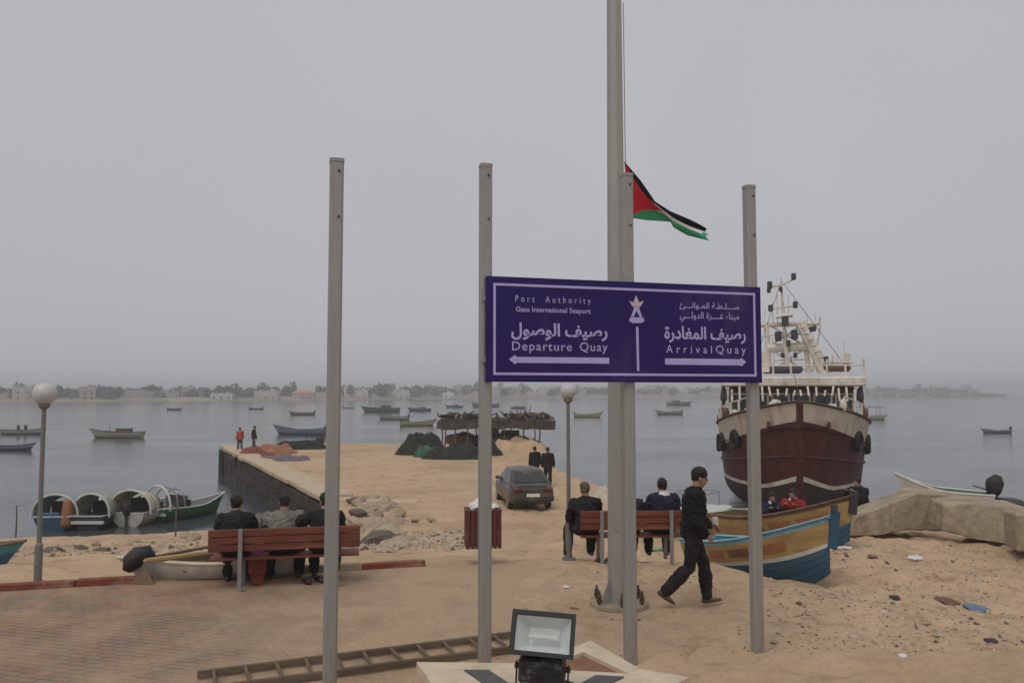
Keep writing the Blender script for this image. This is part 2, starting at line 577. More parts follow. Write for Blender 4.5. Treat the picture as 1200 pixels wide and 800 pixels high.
def Hs(x, y):
    return float(H(np.array([x]), np.array([y]))[0])

ys = np.concatenate([np.linspace(-40, 2, 22)[:-1], np.linspace(2, 20, 230)[:-1], np.linspace(20, 40, 110)[:-1], np.linspace(40, 84, 110)])
xs = np.concatenate([np.linspace(-60, -26, 40)[:-1], np.linspace(-26, -9, 90)[:-1], np.linspace(-9, 13, 260)[:-1], np.linspace(13, 60, 80)])
X, Y = np.meshgrid(xs, ys)
Z = H(X, Y)
mb = MB()
mb.grid([[(X[i, j], Y[i, j], Z[i, j]) for j in range(len(xs))] for i in range(len(ys))])
ground = mb.build('ground', SAND, smooth=True)
tag(ground, 'sandy beach and harbour ground', kind='structure')

# sea to the horizon
mb = MB()
mb.add([(-7000, 14, SEA), (7000, 14, SEA), (7000, 8000, SEA), (-7000, 8000, SEA)], [(0, 1, 2, 3)])
sea = mb.build('sea', WATER); tag(sea, 'calm grey harbour water', kind='structure')

# paving sheet of the plaza
mb = MB()
px_ = list(np.linspace(-40, 2.6, 60))
lo = [(x, -30, 0) for x in px_]
hi = [(x, np.interp(x, EDGE_X, EDGE_Y) - .16, 0) for x in px_]
mb.grid([lo, hi])
pav = mb.build('pavement', PAVE); tag(pav, 'dusty red and grey block paving', kind='structure')

# kerb of separate stones, partly painted red
M_kred = mat('kerb_red', (.20, .055, .035), .8, var=.3, vscale=9, bump=.4, dirt=(.35, .25, .17), dirt_amt=.45, dirt_scale=4)
M_kgrey = mat('kerb_grey', (.33, .26, .19), .9, var=.25, vscale=5, bump=.5, dirt=(.42, .31, .20), dirt_amt=.5)
kd = Vector((1, KS, 0)).normalized()
kerb = thing('kerb', 'low kerb of stones along the plaza edge, ends painted dark red', 'kerb', (0, 0, 0))
ka = math.atan2(kd.y, kd.x)
k_start = K0 - kd * 4.0
L_tot = (K1 - k_start).length
kme = {}
for key, mm in (('r', M_kred), ('g', M_kgrey)):
    b_ = MB(); b_.box((0, 0, 0), (.985, .13, .24), bev=.012); kme[key] = b_.mesh('kerb_stone', mm)
nk = int(L_tot / 1.0)
for i in range(nk):
    p = k_start + kd * (i + .5)
    pxx = 600 + FPX * p.x / p.y
    red = pxx < 150 or pxx > 445
    if 150 < pxx < 268: continue
    child('kerb_stone', kme['r' if red else 'g'], kerb, (p.x, p.y - .08, -.035 + random.uniform(-.008, .008) + (0 if red else .03)),
          (random.uniform(-.01, .01), random.uniform(-.008, .008), ka + random.uniform(-.012, .012)))

# ------------------------------------------------------------------ pier: wall of dark blocks and pale coping slabs
M_wall = mat('pier_wall_stone', (.050, .042, .036), .9, var=.5, vscale=1.5, bump=.8, bscale=6, dirt=(.02, .022, .018), dirt_amt=.5)
M_cope = mat('coping_concrete', (.52, .42, .29), .9, var=.2, vscale=1.2, bump=.5, bscale=8, dirt=(.34, .25, .16), dirt_amt=.4, dirt_scale=1.2)
M_concrete = mat('old_concrete', (.37, .30, .215), .92, var=.35, vscale=2.6, bump=1.0, bscale=14, dirt=(.19, .155, .11), dirt_amt=.6, dirt_scale=1.9)
pier = thing('pier', 'sandy pier edge with pale coping slabs over a dark stone wall', 'pier', (0, 0, 0))
e0, e1 = Vector((PL[0].x, PL[0].y, 0)), Vector((PL[1].x, PL[1].y, 0))
ed = (e1 - e0).normalized(); en = Vector((-ed.y, ed.x, 0))      # en points to the water on the left
if en.x > 0: en = -en
eang = math.atan2(ed.y, ed.x)
bme = [MB().box((0, 0, 0), (1.35, .7, .62), bev=.06).mesh('block', M_wall) for _ in range(1)][0]
Lp = (e1 - e0).length
s_ = .2
while s_ < Lp:
    for row in range(4):
        q = e0 + ed * (s_ + (.6 if row % 2 else 0)) + en * (-.05 + random.uniform(-.06, .06))
        child('block', bme, pier, (q.x, q.y, PIER_Z - .52 - row * .60), (0, 0, eang + random.uniform(-.03, .03)), (1, 1, 1))
    s_ += 1.37
s_ = .0
k = 0
while s_ < Lp - .6:
    ln = random.uniform(1.5, 2.6)
    q = e0 + ed * (s_ + ln / 2) + en * (-.35 + random.uniform(-.05, .05))
    b_ = MB(); b_.box((0, 0, 0), (ln - .05, random.uniform(1.3, 1.5), .26), bev=.05)
    o = b_.build('coping_slab', M_cope, pier)
    o.location = (q.x, q.y, PIER_Z + .03 + random.uniform(-.03, .03)); o.rotation_euler = (random.uniform(-.02, .02), random.uniform(-.02, .02), eang)
    s_ += ln
# near return of the wall
for i in range(3):
    b_ = MB(); b_.box((0, 0, 0), (1.25, .8, .24), bev=.05)
    o = b_.build('coping_slab', M_cope, pier)
    o.location = (e0.x + .55 + i * 1.3, e0.y - .45 - i * .12, PIER_Z + .0 - i * .03); o.rotation_euler = (0, 0, -.08)
    for row in range(2):
        child('block', bme, pier, (e0.x + .5 + i * 1.3, e0.y - .6 - i * .12, PIER_Z - .5 - row * .6), (0, 0, -.08))
# two posts at the far corner of the pier
for dx in (0.3, 1.3):
    q = e1 - ed * dx + en * .45
    b_ = MB(); b_.cyl((0, 0, -2.6), (0, 0, -.05), .14, .12, 8)
    o = b_.build('pile', M_wall, pier); o.location = (q.x, q.y, PIER_Z)

# ------------------------------------------------------------------ far shore
M_far = mat('shore_land', (.30, .25, .19), .95, var=.3, vscale=.05, dirt=(.16, .17, .11), dirt_amt=.6, dirt_scale=.03)
shore_pts = [(-260, 472), (0, 471), (150, 470.6), (300, 470), (450, 468.5), (560, 467.2), (700, 466.2), (860, 465.6), (1010, 465.2), (1120, 465.0), (1180, 464.8)]
def shore_at(px):
    a = [p[0] for p in shore_pts]; b_ = [p[1] for p in shore_pts]
    return at_z(px, float(np.interp(px, a, b_)), SEA)
rows = [[], [], [], [], []]
for px in range(-260, 1181, 12):
    p = shore_at(px)
    dirv = Vector((p.x, p.y, 0)).normalized()
    top = 2.6 if px < 1000 else 4.6
    top *= 1.0 if px < 1130 else max(.25, (1185 - px) / 55)
    w = p.y / 480
    for i, (dd, zz) in enumerate(((-3, -1.2), (2, .5), (10, .8 * top), (40, top), (170, top * .6))):
        if px > 1000: dd *= .4
        q = p + dirv * dd * w
        rows[i].append((q.x, q.y, SEA + zz * (1 + .5 * random.uniform(-.4, .6) * (i > 1)) * min(w, 1.6)))
mb = MB(); mb.grid(rows)
fs_ = mb.build('far_shore', M_far, smooth=True); tag(fs_, 'low far shore across the harbour', kind='structure')

M_win = mat('far_window', (.05, .05, .06), .4)
hcols = [(.50, .46, .40), (.42, .39, .36), (.56, .50, .43), (.38, .35, .33), (.47, .38, .32), (.60, .57, .52)]
hm = [mat('far_plaster_%d' % i, c, .9, var=.18, vscale=.4, dirt=tuple(v * .7 for v in c), dirt_amt=.4, dirt_scale=.3) for i, c in enumerate(hcols)]
M_orange = mat('far_roof_orange', (.52, .22, .15), .9, var=.2, vscale=.3)
M_whitef = mat('far_white', (.75, .74, .72), .8, var=.1)
win_me = MB().box((0, 0, 0), (1.3, .12, 1.3)).mesh('window', M_win)
def far_house(px, w, d, h, m, label, group, back=14, roof=None):
    p = shore_at(px); s = p.y / 480
    dirv = Vector((p.x, p.y, 0)).normalized()
    q = p + dirv * back * s
    o = thing('shore_house', label, 'house', (q.x, q.y, SEA + .6), math.atan2(-p.x, p.y) + random.uniform(-.3, .3), group)
    b_ = MB(); b_.box((0, 0, h / 2), (w, d, h), bev=.1); b_.build('wall', m, o)
    r_ = MB()
    if roof is None:
        for sx in (-1, 1): r_.box((sx * (w / 2 - .15), 0, h + .3), (.3, d, .6))
        for sy in (-1, 1): r_.box((0, sy * (d / 2 - .15), h + .302), (w - .62, .3, .6))
        r_.box((w * .2, d * .1, h + .9), (2.2, 2.0, 1.7))
        r_.build('roof', m, o)
    else:
        r_.add([(-w / 2 - .5, -d / 2 - .5, h), (w / 2 + .5, -d / 2 - .5, h), (w / 2 + .5, d / 2 + .5, h), (-w / 2 - .5, d / 2 + .5, h),
                (-w / 4, 0, h + d * .28), (w / 4, 0, h + d * .28)], [(0, 1, 5, 4), (1, 2, 5), (2, 3, 4, 5), (3, 0, 4), (3, 2, 1, 0)])
        r_.build('roof', roof, o)
    for i in range(max(2, int(w / 4))):
        for f in range(max(1, int(h / 3.2))):
            child('window', win_me, o, (-w / 2 + (i + .5) * w / max(2, int(w / 4)), -d / 2 - .03, 1.7 + f * 3.1))
    return o
for i in range(84):
    px = -30 + i * 14.5 + random.uniform(-5, 5)
    if px > 1125 or 345 < px < 372 or 510 < px < 532: continue
    far_house(px, random.uniform(7, 17), random.uniform(7, 11), random.choice([4.0, 4.6, 5.2, 6.0, 7.4, 8.2]) * (1.0 if px < 400 else 1.2), random.choice(hm),
              'small pale flat-roofed house among trees on the hazy far shore', 'flat-roofed houses on the far shore', back=random.uniform(8, 46))
far_house(356, 15, 9, 4.6, hm[4], 'wide house with orange roof on the far shore beside the leftmost tall post', None, 10, M_orange)
far_house(522, 13, 8, 4.2, M_whitef, 'bright white house on the far shore left of the sign', None, 6)

# trees of the far shore, one hazy mass
M_ftree = mat('far_foliage', (.060, .070, .040), .9, var=.5, vscale=.15)
mb = MB()
for i in range(470):
    px = random.uniform(-40, 1140)
    p = shore_at(px); s = p.y / 480
    dirv = Vector((p.x, p.y, 0)).normalized()
    q = p + dirv * random.uniform(7, 70) * s
    hh = random.uniform(5.0, 9.5) * (1 if random.random() < .85 else 1.25) * min(s, 1.35)
    rr = random.uniform(2.4, 5.0) * min(s, 1.4)
    mb.cyl((q.x, q.y, SEA), (q.x, q.y, SEA + hh * .6), .25, .12, 5)
    for j in range(90):
        a, e = random.uniform(0, 6.283), random.uniform(-1, 1)
        k = random.uniform(.35, 1) ** .5
        c = Vector((q.x + rr * k * math.cos(a) * math.sqrt(1 - e * e), q.y + rr * k * math.sin(a) * math.sqrt(1 - e * e), SEA + hh * .66 + hh * .36 * e * k))
        t1 = Vector((random.gauss(0, 1), random.gauss(0, 1), random.gauss(0, 1))).normalized() * random.uniform(.5, 1.2)
        t2 = t1.orthogonal().normalized() * random.uniform(.4, 1.0)
        mb.add([c - t1, c + t2, c + t1, c - t2], [(0, 1, 2, 3)])
ft = mb.build('far_trees', M_ftree)
tag(ft, 'hazy belt of trees along the far shore', 'trees', kind='stuff')

# rock breakwater on the right
M_brk = mat('breakwater_rock', (.20, .18, .16), .95, var=.5, vscale=.3)
mb = MB()
for i in range(520):
    px = random.uniform(985, 1176)
    p = shore_at(px); s = p.y / 480
    dirv = Vector((p.x, p.y, 0)).normalized()
    k = 1.0 if px < 1120 else max(.2, (1182 - px) / 62)
    dd = random.uniform(0, 26)
    zz = SEA + k * 8.5 * max(0, 1 - abs(dd - 12) / 14) * random.uniform(.6, 1.15)
    q = p + dirv * dd
    r = random.uniform(1.0, 2.4)
    vs, M = [], Matrix.Rotation(random.uniform(0, 6), 3, Vector((random.random(), random.random(), 1)).normalized())
    mb.box((q.x, q.y, zz), (r * 2, r * 1.6, r * 1.3), M=M)
bw = mb.build('breakwater_rocks', M_brk)
tag(bw, 'low rock breakwater reaching out across the far water', 'rocks', kind='stuff')

# ================================================================== things in the foreground
M_galv = mat('galvanised_steel', (.33, .325, .31), .5, metal=.35, var=.14, vscale=7, stretch=(1, 1, .12), bump=.12, bscale=30,
             dirt=(.20, .13, .08), dirt_amt=.42, dirt_scale=3.5)
M_pole = mat('painted_flagpole', (.34, .335, .31), .55, metal=.2, var=.14, vscale=4, stretch=(1, 1, .1), bump=.1,
             dirt=(.24, .20, .16), dirt_amt=.3, dirt_scale=1.5)
M_rust = mat('rusty_bolt', (.10, .065, .045), .85, var=.4, vscale=20, bump=.4)
M_black = mat('black_paint', (.018, .018, .02), .5, var=.3, vscale=8, dirt=(.12, .10, .08), dirt_amt=.2)

def steel_post(px, depth, top_py, w, label, rz):
    p = at_d(px, 459, depth)
    top = at_d(px, top_py, depth).z
    g = Hs(p.x, p.y)
    o = thing('steel_post', label, 'post', (p.x, p.y, g), rz)
    h = top - g
    b_ = MB()
    q = w / 2; ch = w * .16
    poly = [(-q + ch, -q), (q - ch, -q), (q, -q + ch), (q, q - ch), (q - ch, q), (-q + ch, q), (-q, q - ch), (-q, -q + ch)]
    b_.prism(poly, -.35, h - .035)
    b_.build('shaft', M_galv, o)
    c = MB(); c.prism([(x * 1.06, y * 1.06) for x, y in poly], h - .033, h); c.build('end_cap', M_galv, o)
    for zz in (h - .12, h - .55):
        d = MB(); d.cyl((q * .3, -q - .012, zz), (q * .3, -q + .01, zz), .012, n=8); d.build('bolt', M_rust, o)
    return o, p

SG_L, SG_R = 7.65, 8.48       # depth of the sign's two ends
sl = at_d(571, 387, SG_L); sr = at_d(890, 390, SG_R)
sang = math.atan2(sr.y - sl.y, sr.x - sl.x)
def line_depth(px):
    # depth where the ray through px meets the row of posts (just behind the sign)
    d = ray(px, 459); n_ = Vector((-math.sin(sang), math.cos(sang), 0))
    base = Vector((sl.x, sl.y, 0)) + n_ * .095
    t = base.dot(n_) / Vector((d.x, d.y, 0)).dot(n_)
    return d.y * t
steel_post(391, line_depth(391) - .02, 187, .125, 'tall bare grey steel post left of the sign, holding nothing', sang)
steel_post(568.5, line_depth(568.5), 193, .115, 'grey steel post holding the left end of the purple sign', sang)
steel_post(736, line_depth(736), 204, .118, 'grey steel post behind the middle of the purple sign, right in front of the flagpole', sang)
steel_post(882, line_depth(882), 218, .115, 'grey steel post holding the right end of the purple sign', sang)

# ---- sign board
M_purple = mat('sign_purple', (.022, .011, .108), .45, var=.14, vscale=2, spec=.22, dirt=(.07, .055, .13), dirt_amt=.3, dirt_scale=1.3, stretch=(1, 1, .4))
M_letter = mat('sign_letter', (.43, .39, .70), .5, var=.08)
M_pinkish = mat('sign_emblem', (.55, .42, .50), .5, var=.1)
M_gold = mat('sign_emblem_gold', (.42, .30, .16), .5, var=.1)
M_edge = mat('sign_edge', (.55, .55, .60), .4, metal=.4)
mid = (sl + sr) / 2
SW = math.hypot(sr.x - sl.x, sr.y - sl.y); 
z_top_l, z_bot_l = at_d(571, 327, SG_L).z, at_d(571, 447.5, SG_L).z
z_top_r, z_bot_r = at_d(890, 336, SG_R).z, at_d(890, 445.5, SG_R).z
SZ = (z_top_l + z_top_r + z_bot_l + z_bot_r) / 4
SH = (z_top_l - z_bot_l + z_top_r - z_bot_r) / 2
sign = thing('sign_board', 'wide purple harbour sign with white arrows and English and Arabic lettering', 'sign', (mid.x, mid.y, SZ), sang)
b_ = MB(); b_.box((0, 0, 0), (SW, .03, SH), bev=.004); b_.build('panel', M_purple, sign)
b_ = MB()
for sx in (-1, 1):
    b_.box((sx * (SW / 2 + .006), .012, 0), (.012, .05, SH + .02))
for sz in (-1, 1):
    b_.box((0, .012, sz * (SH / 2 + .006)), (SW - .002, .05, .0115))
b_.build('edge_trim', M_purple, sign)
b_ = MB()
ox, oz, t_ = SW / 2 - .068, SH / 2 - .066, .024
for sx in (-1, 1): b_.box((sx * ox, -.0165, 0), (t_, .003, 2 * oz + t_))
for sz in (-1, 1): b_.box((0, -.0165, sz * oz), (2 * ox - t_ - .001, .003, t_))
b_.build('border_line', M_letter, sign)
def sx_(px): return ((px - 571) / 319.0 - .5) * SW
# sign pixel space: crop of the photo with vertical perspective taken out
def sz_(py, px):
    k = (px - 571) / 319.0
    top = 327 + 9 * k; bot = 447.5 - 2 * k
    return SH / 2 - (py - top) / (bot - top) * SH
def text(body, px0, px1, py_base, py_top, name='lettering', offset=0.0, m=M_letter, ref='H', spacing=1.0):
    c = bpy.data.curves.new('txt', 'FONT'); c.body = body; c.size = 1.0; c.extrude = 0.0
    c.resolution_u = 3; c.offset = offset; c.space_character = spacing
    o = bpy.data.objects.new('txt', c); COL.objects.link(o)
    bpy.context.view_layer.update()
    me = bpy.data.meshes.new_from_object(o.evaluated_get(bpy.context.evaluated_depsgraph_get()))
    bpy.data.objects.remove(o, do_unlink=True)
    v = np.empty(len(me.vertices) * 3); me.vertices.foreach_get('co', v); v = v.reshape(-1, 3)
    x0, x1 = v[:, 0].min(), v[:, 0].max()
    X0, X1 = sx_(px0), sx_(px1); pm = (px0 + px1) / 2
    z0, z1 = sz_(py_base, pm), sz_(py_top, pm)
    cap = .72
    out = np.zeros_like(v)
    out[:, 0] = X0 + (v[:, 0] - x0) / (x1 - x0) * (X1 - X0)
    out[:, 2] = z0 + v[:, 1] / cap * (z1 - z0)
    out[:, 1] = -.0175
    me.vertices.foreach_set('co', out.ravel())
    me.materials.clear(); me.materials.append(m)
    me.update()
    me.name = name
    return child(name, me, sign)
rasif = '\uFEAD\uFEBB\uFEF4\uFED2'
ar_l = rasif + ' ' + '\uFE8D\uFEDF\uFEEE\uFEBB\uFEEE\uFEDD'
ar_r = rasif + ' ' + '\uFE8D\uFEDF\uFEE4\uFED0\uFE8E\uFEA9\uFEAD\uFE93'
ar_1 = '\uFEB3\u0640\u0640\u0640\uFEE0\u0640\uFEC4\u0640\uFE94' + ' ' + '\uFE8D\uFEDF\uFEE4\u0640\uFEEE\uFE8D\uFEE7\u0640\u0640\u0640\uFE8A'
ar_2 = '\uFEE3\uFEF4\uFEE8\uFE8E\uFE80' + ' ' + '\uFECF\u0640\u0640\u0640\u0640\uFEB0\uFE93' + ' ' + '\uFE8D\uFEDF\uFEAA\uFEED\uFEDF\u0640\u0640\u0640\uFEF2'
text('Port  Authority', 600.5, 684, 356, 348.5, spacing=1.75, offset=.004)
text('Gaza International Seaport', 601, 684, 367.5, 361.5, offset=.012)
text(ar_l[::-1], 596, 703, 395, 380.5, offset=.026)
text('Departure', 597, 662.5, 412, 401.5, spacing=1.15, offset=.004)
text('Quay', 671.5, 703, 412, 401.5, spacing=1.15, offset=.004)
text(ar_1[::-1], 789, 863, 360.5, 353.5, offset=.008)
text(ar_2[::-1], 789, 863, 372.5, 365, offset=.008)
text(ar_r[::-1], 770, 871, 396.5, 382.5, offset=.026)
text('Arrival', 772, 828, 413, 403.5, spacing=1.7, offset=.004)
text('Quay', 833, 871, 413, 403.5, spacing=1.5, offset=.004)
def flat(pts, name, m, y=-.0175):
    b = MB()
    n_ = len(pts)
    vs = [(sx_(p[0]), y, sz_(p[1], p[0])) for p in pts] + [(sx_(p[0]), -.0145, sz_(p[1], p[0])) for p in pts]
    fs = [tuple(range(n_)), tuple(range(2 * n_ - 1, n_ - 1, -1))] + [(i, (i + 1) % n_, n_ + (i + 1) % n_, n_ + i) for i in range(n_)]
    b.add(vs, fs)
    return b.build(name, m, sign)
flat([(593.5, 422.5), (600, 417.5), (602, 419.7), (705, 419.5), (705, 426.5), (602, 426.5), (600, 428.5)], 'arrow', M_letter)
flat([(871, 422.6), (865, 418), (863, 419.5), (770.5, 419.5), (770.5, 426.8), (863, 426.8), (865, 428)], 'arrow', M_letter)
flat([(736.3, 383), (739.2, 383), (739.8, 434.5), (737.2, 434.5)], 'divider_line', M_letter)
# emblem: a stylised lighthouse flame over an arched base
flat([(728.5, 352.5), (733.5, 354.5), (736.8, 346), (740.5, 354.3), (746, 352.3), (742.2, 358.8), (732.2, 358.8)], 'emblem', M_pinkish)
flat([(735, 359.3), (739.5, 359.3), (743.8, 371.4), (741, 371.4), (737.3, 364), (733.7, 371.4), (730.6, 371.4)], 'emblem', M_letter)
flat([(728, 376), (730, 372), (744.8, 372), (746.8, 376), (742, 378.6), (732.5, 378.6)], 'emblem', M_letter)
flat([(733.2, 359.2), (741.4, 359.2), (741, 361), (739.7, 361.3), (739.4, 359.28), (735.1, 359.28), (734.8, 361.2), (733.7, 361)], 'emblem', M_gold, y=-.0172)
# clamps holding the sign to its posts
for px in (568.5, 736, 882):
    for zz in (-SH * .3, SH * .3):
        b_ = MB(); b_.box((sx_(px if px > 571 else 575), .034, zz), (.17, .034, .05)); b_.build('bracket', M_galv, sign)

# ---- flagpole
fp = at_z(725.5, 712, 0)
fpd = fp.y
gz = Hs(fp.x, fp.y)
pole = thing('flagpole', 'thick grey eight-sided flagpole on a bolted base plate', 'flagpole', (fp.x, fp.y, gz), R(6))
b_ = MB()
tp = [at_d(725.5, y_, fpd) for y_ in (716, 520, 330, 190, 0, -260)]
r0 = 25 / 2 / FPX * fpd
b_.tube([(0, 0, .02), (0, 0, 2.2), (0, 0, 5.5), (0, 0, 8.2), (0, 0, 12.0)], [.150, .128, .112, .098, .06], n=8)
b_.build('shaft', M_pole, pole, auto=20)
b_ = MB(); b_.prism([(.37 * math.cos(R(a)), .37 * math.sin(R(a))) for a in range(0, 360, 15)], 0.005, .05)
b_.build('base_plate', mat('dusty_plate', (.36, .29, .22), .8, var=.3, vscale=6, bump=.3, dirt=(.2, .12, .08), dirt_amt=.4), pole)
for a in range(0, 360, 90):
    ca, sa = math.cos(R(a + 20)), math.sin(R(a + 20))
    g = MB(); tx, ty = -sa * .008, ca * .008
    g.add([(ca * .12 - tx, sa * .12 - ty, .051), (ca * .27 - tx, sa * .27 - ty, .051), (ca * .12 - tx, sa * .12 - ty, .42),
           (ca * .12 + tx, sa * .12 + ty, .051), (ca * .27 + tx, sa * .27 + ty, .051), (ca * .12 + tx, sa * .12 + ty, .42)],
          [(0, 1, 2), (5, 4, 3), (0, 3, 4, 1), (1, 4, 5, 2), (2, 5, 3, 0)])
    g.build('gusset', M_pole, pole)
bolt = MB(); bolt.cyl((0, 0, 0), (0, 0, .17), .016, n=8); bolt.cyl((0, 0, .03), (0, 0, .075), .034, n=6); bolt.cyl((0, 0, .085), (0, 0, .12), .030, n=6)
bme_ = bolt.mesh('anchor_bolt', M_rust)
for a in range(0, 360, 60):
    child('anchor_bolt', bme_, pole, (.31 * math.cos(R(a + 24)), .31 * math.sin(R(a + 24)), .045))
b_ = MB(); b_.box((-.02, -.128, 1.1), (.11, .012, .28), bev=.004); b_.build('access_door', M_pole, pole)
b_ = MB(); b_.tube([(.13, -.02, 1.2), (.135, -.03, 4), (.118, -.03, 7.9)], .006, 6); b_.build('halyard', mat('rope', (.30, .28, .25), .9), pole)

# ---- flag, half way up and drooping in the wind
def flag_mat():
    m = bpy.data.materials.new('flag_cloth'); m.use_nodes = True
    n, l = m.node_tree.nodes, m.node_tree.links
    b = n['Principled BSDF']; b.inputs['Roughness'].default_value = .85
    b.inputs['Specular IOR Level'].default_value = .2
    at = n.new('ShaderNodeAttribute'); at.attribute_name = 'flag_colour'
    tc = n.new('ShaderNodeTexCoord')
    w = n.new('ShaderNodeTexNoise'); w.inputs['Scale'].default_value = 60
    l.new(tc.outputs['Object'], w.inputs['Vector'])
    bp = n.new('ShaderNodeBump'); bp.inputs['Strength'].default_value = .15; bp.inputs['Distance'].default_value = .01
    l.new(w.outputs['Fac'], bp.inputs['Height']); l.new(bp.outputs[0], b.inputs['Normal'])
    l.new(at.outputs['Color'], b.inputs['Base Color'])
    return m
U = [0, .22, .42, .58, .78, 1.0]
TOPX, TOPY = [731.5, 750, 768, 786, 807, 828], [189, 211, 236, 247.5, 257, 268]
BOTX, BOTY = [737.5, 757, 786, 790, 806, 829], [255, 258, 260, 266, 276, 282]
NU, NV = 96, 48
P, colr = [], []
for i in range(NU):
    u = i / (NU - 1)
    a = Vector((np.interp(u, U, TOPX), np.interp(u, U, TOPY))); c = Vector((np.interp(u, U, BOTX), np.interp(u, U, BOTY)))
    row = []
    for j in range(NV):
        v = j / (NV - 1)
        q = a.lerp(c, v)
        dd = fpd - .02 + .025 * math.sin(v * 9 + u * 5) * u + .09 * math.sin(u * 7.5 + v * 1.2) * u + .10 * (v - .5) * math.sin(u * 5)
        row.append(at_d(q.x + 1.5 * math.sin(v * 12 + u * 9) * u, q.y, dd))
        if u < .44 * (1 - abs(2 * v - 1)): cc = (.42, .02, .03)
        elif v < .36: cc = (.012, .012, .014)
        elif v < .60: cc = (.74, .74, .76)
        else: cc = (.035, .22, .10)
        if u > .93 and v > .45: cc = (.06, .33, .22)
        colr.append((*cc, 1))
    P.append(row)
flag_origin = P[0][0].copy()
b_ = MB(); b_.grid([[p - flag_origin for p in r_] for r_ in P])
flag = b_.build('flag', flag_mat(), smooth=True)
flag.location = flag_origin
ca_ = flag.data.color_attributes.new('flag_colour', 'FLOAT_COLOR', 'POINT')
ca_.data.foreach_set('color', np.array(colr, dtype=np.float32).ravel())
sm = flag.modifiers.new('thick', 'SOLIDIFY'); sm.thickness = .003
tag(flag, 'drooping black white and green flag with red triangle on the flagpole', 'flag')

# ---- star plinth
ZS = .72
M_stone = mat('star_limestone', (.60, .50, .37), .75, var=.12, vscale=5, bump=.25, bscale=30, dirt=(.42, .32, .22), dirt_amt=.4, dirt_scale=3)
M_sdark = mat('star_basalt', (.085, .09, .085), .7, var=.2, vscale=10, dirt=(.30, .22, .15), dirt_amt=.25)
M_soil = mat('star_soil', (.25, .13, .075), .95, var=.3, vscale=15, bump=.8, bscale=25)
star_c = Vector((.30, 5.45, 0))
star_w = [(.643, 6.67), (.20, 6.12), (-.72, 6.15), (-.40, 5.25), (-.62, 4.45), (.20, 4.85), (1.0, 4.4), (.85, 5.40), (1.27, 5.83), (.935, 6.01)]
outer = [Vector((x - star_c.x, y - star_c.y)) for x, y in star_w]
star = thing('star_plinth', 'raised five-pointed star plinth of pale stone with dark inlay', 'plinth', star_c)
gst = Hs(star_c.x, star_c.y)
b_ = MB(); b_.prism([p * .965 for p in outer], gst - .2, ZS - .07); b_.build('base', M_stone, star)
tips = outer[0::2]; vals = outer[1::2]
tins = [p * .76 for p in tips]; vins = [p * .84 for p in vals]
for k in range(5):
    for side in (0, 1):
        v_ = vals[k] if side == 0 else vals[(k - 1) % 5]
        vi = vins[k] if side == 0 else vins[(k - 1) % 5]
        c_ = MB(); c_.prism([tips[k], v_, vi, tins[k]], ZS - .068, ZS + random.uniform(-.003, .003))
        c_.build('coping_stone', M_stone, star)
    a, c = vins[k], vins[(k - 1) % 5]
    f_ = MB(); f_.prism([tins[k], a, c], ZS - .069, ZS - (.03 if k == 0 else .005))
    f_.build('arm_fill', M_soil if k == 0 else M_stone, star)
f_ = MB(); f_.prism([p * .999 for p in vins], ZS - .069, ZS - .006); f_.build('centre_slab', M_stone, star)
for strip in ([(-.35, 5.965), (-.17, 5.965), (.14, 5.42), (-.04, 5.42)], [(.80, 5.83), (.60, 5.86), (.27, 5.42), (.45, 5.42)]):
    d_ = MB(); d_.prism([(x - star_c.x, y - star_c.y) for x, y in strip], ZS - .03, ZS + .004)
    d_.build('inlay_strip', M_sdark, star)

# ---- floodlight standing on the star
fl = at_d(633, 803, 5.35)
fz = ZS
flood = thing('floodlight', 'black square floodlight with glass front standing on the star plinth', 'floodlight', (fl.x, fl.y, fz), R(-9), ry=R(2.5))
TL = Matrix.Rotation(R(-24), 3, 'X')                  # leans back, glass up towards the camera
def tl(v): return TL @ Vector(v) + Vector((0, 0, .44))
b_ = MB()
W_, H_ = .41, .27
def ring(w, h, y): return [tl((-w / 2, y, -h / 2)), tl((w / 2, y, -h / 2)), tl((w / 2, y, h / 2)), tl((-w / 2, y, h / 2))]
# housing: tapered shell behind a frame
r1, r2, r3 = ring(W_, H_, -.03), ring(W_, H_, .012), ring(W_ * .72, H_ * .62, .17)
vs = r1 + r2 + r3
fs = []
for k in (0, 4):
    for j in range(4): fs.append((k + j, k + (j + 1) % 4, k + 4 + (j + 1) % 4, k + 4 + j))
fs.append((8, 9, 10, 11))
b_.add(vs, fs)
b_.build('housing', M_black, flood)
b_ = MB()
o1, i1 = ring(W_ + .012, H_ + .012, -.036), ring(W_ - .045, H_ - .045, -.036)
o2, i2 = ring(W_ + .012, H_ + .012, -.012), ring(W_ - .045, H_ - .045, -.012)
vs = o1 + i1 + o2 + i2; fs = []
for j in range(4):
    k = (j + 1) % 4
    fs += [(j, k, 4 + k, 4 + j), (8 + j, 12 + j, 12 + k, 8 + k), (j, 8 + j, 8 + k, k), (4 + j, 4 + k, 12 + k, 12 + j)]
b_.add(vs, fs); b_.build('front_frame', M_black, flood)
M_refl = mat('reflector', (.90, .91, .90), .3, metal=.1, var=.06, vscale=14, bump=.15, bscale=60)
b_ = MB()
q1, q2 = ring(W_ - .05, H_ - .05, -.011), ring(W_ * .5, H_ * .40, .11)
vs = q1 + q2
b_.add(vs, [(0, 1, 5, 4), (1, 2, 6, 5), (2, 3, 7, 6), (3, 0, 4, 7), (4, 5, 6, 7)])
b_.build('reflector', M_refl, flood)
b_ = MB(); b_.caps(tl((-.09, .05, -.01)), tl((.09, .05, -.01)), .018, .018, 10); b_.build('lamp_tube', mat('lamp_glass', (.8, .8, .78), .2), flood)
mg = bpy.data.materials.new('floodlight_glass'); mg.use_nodes = True
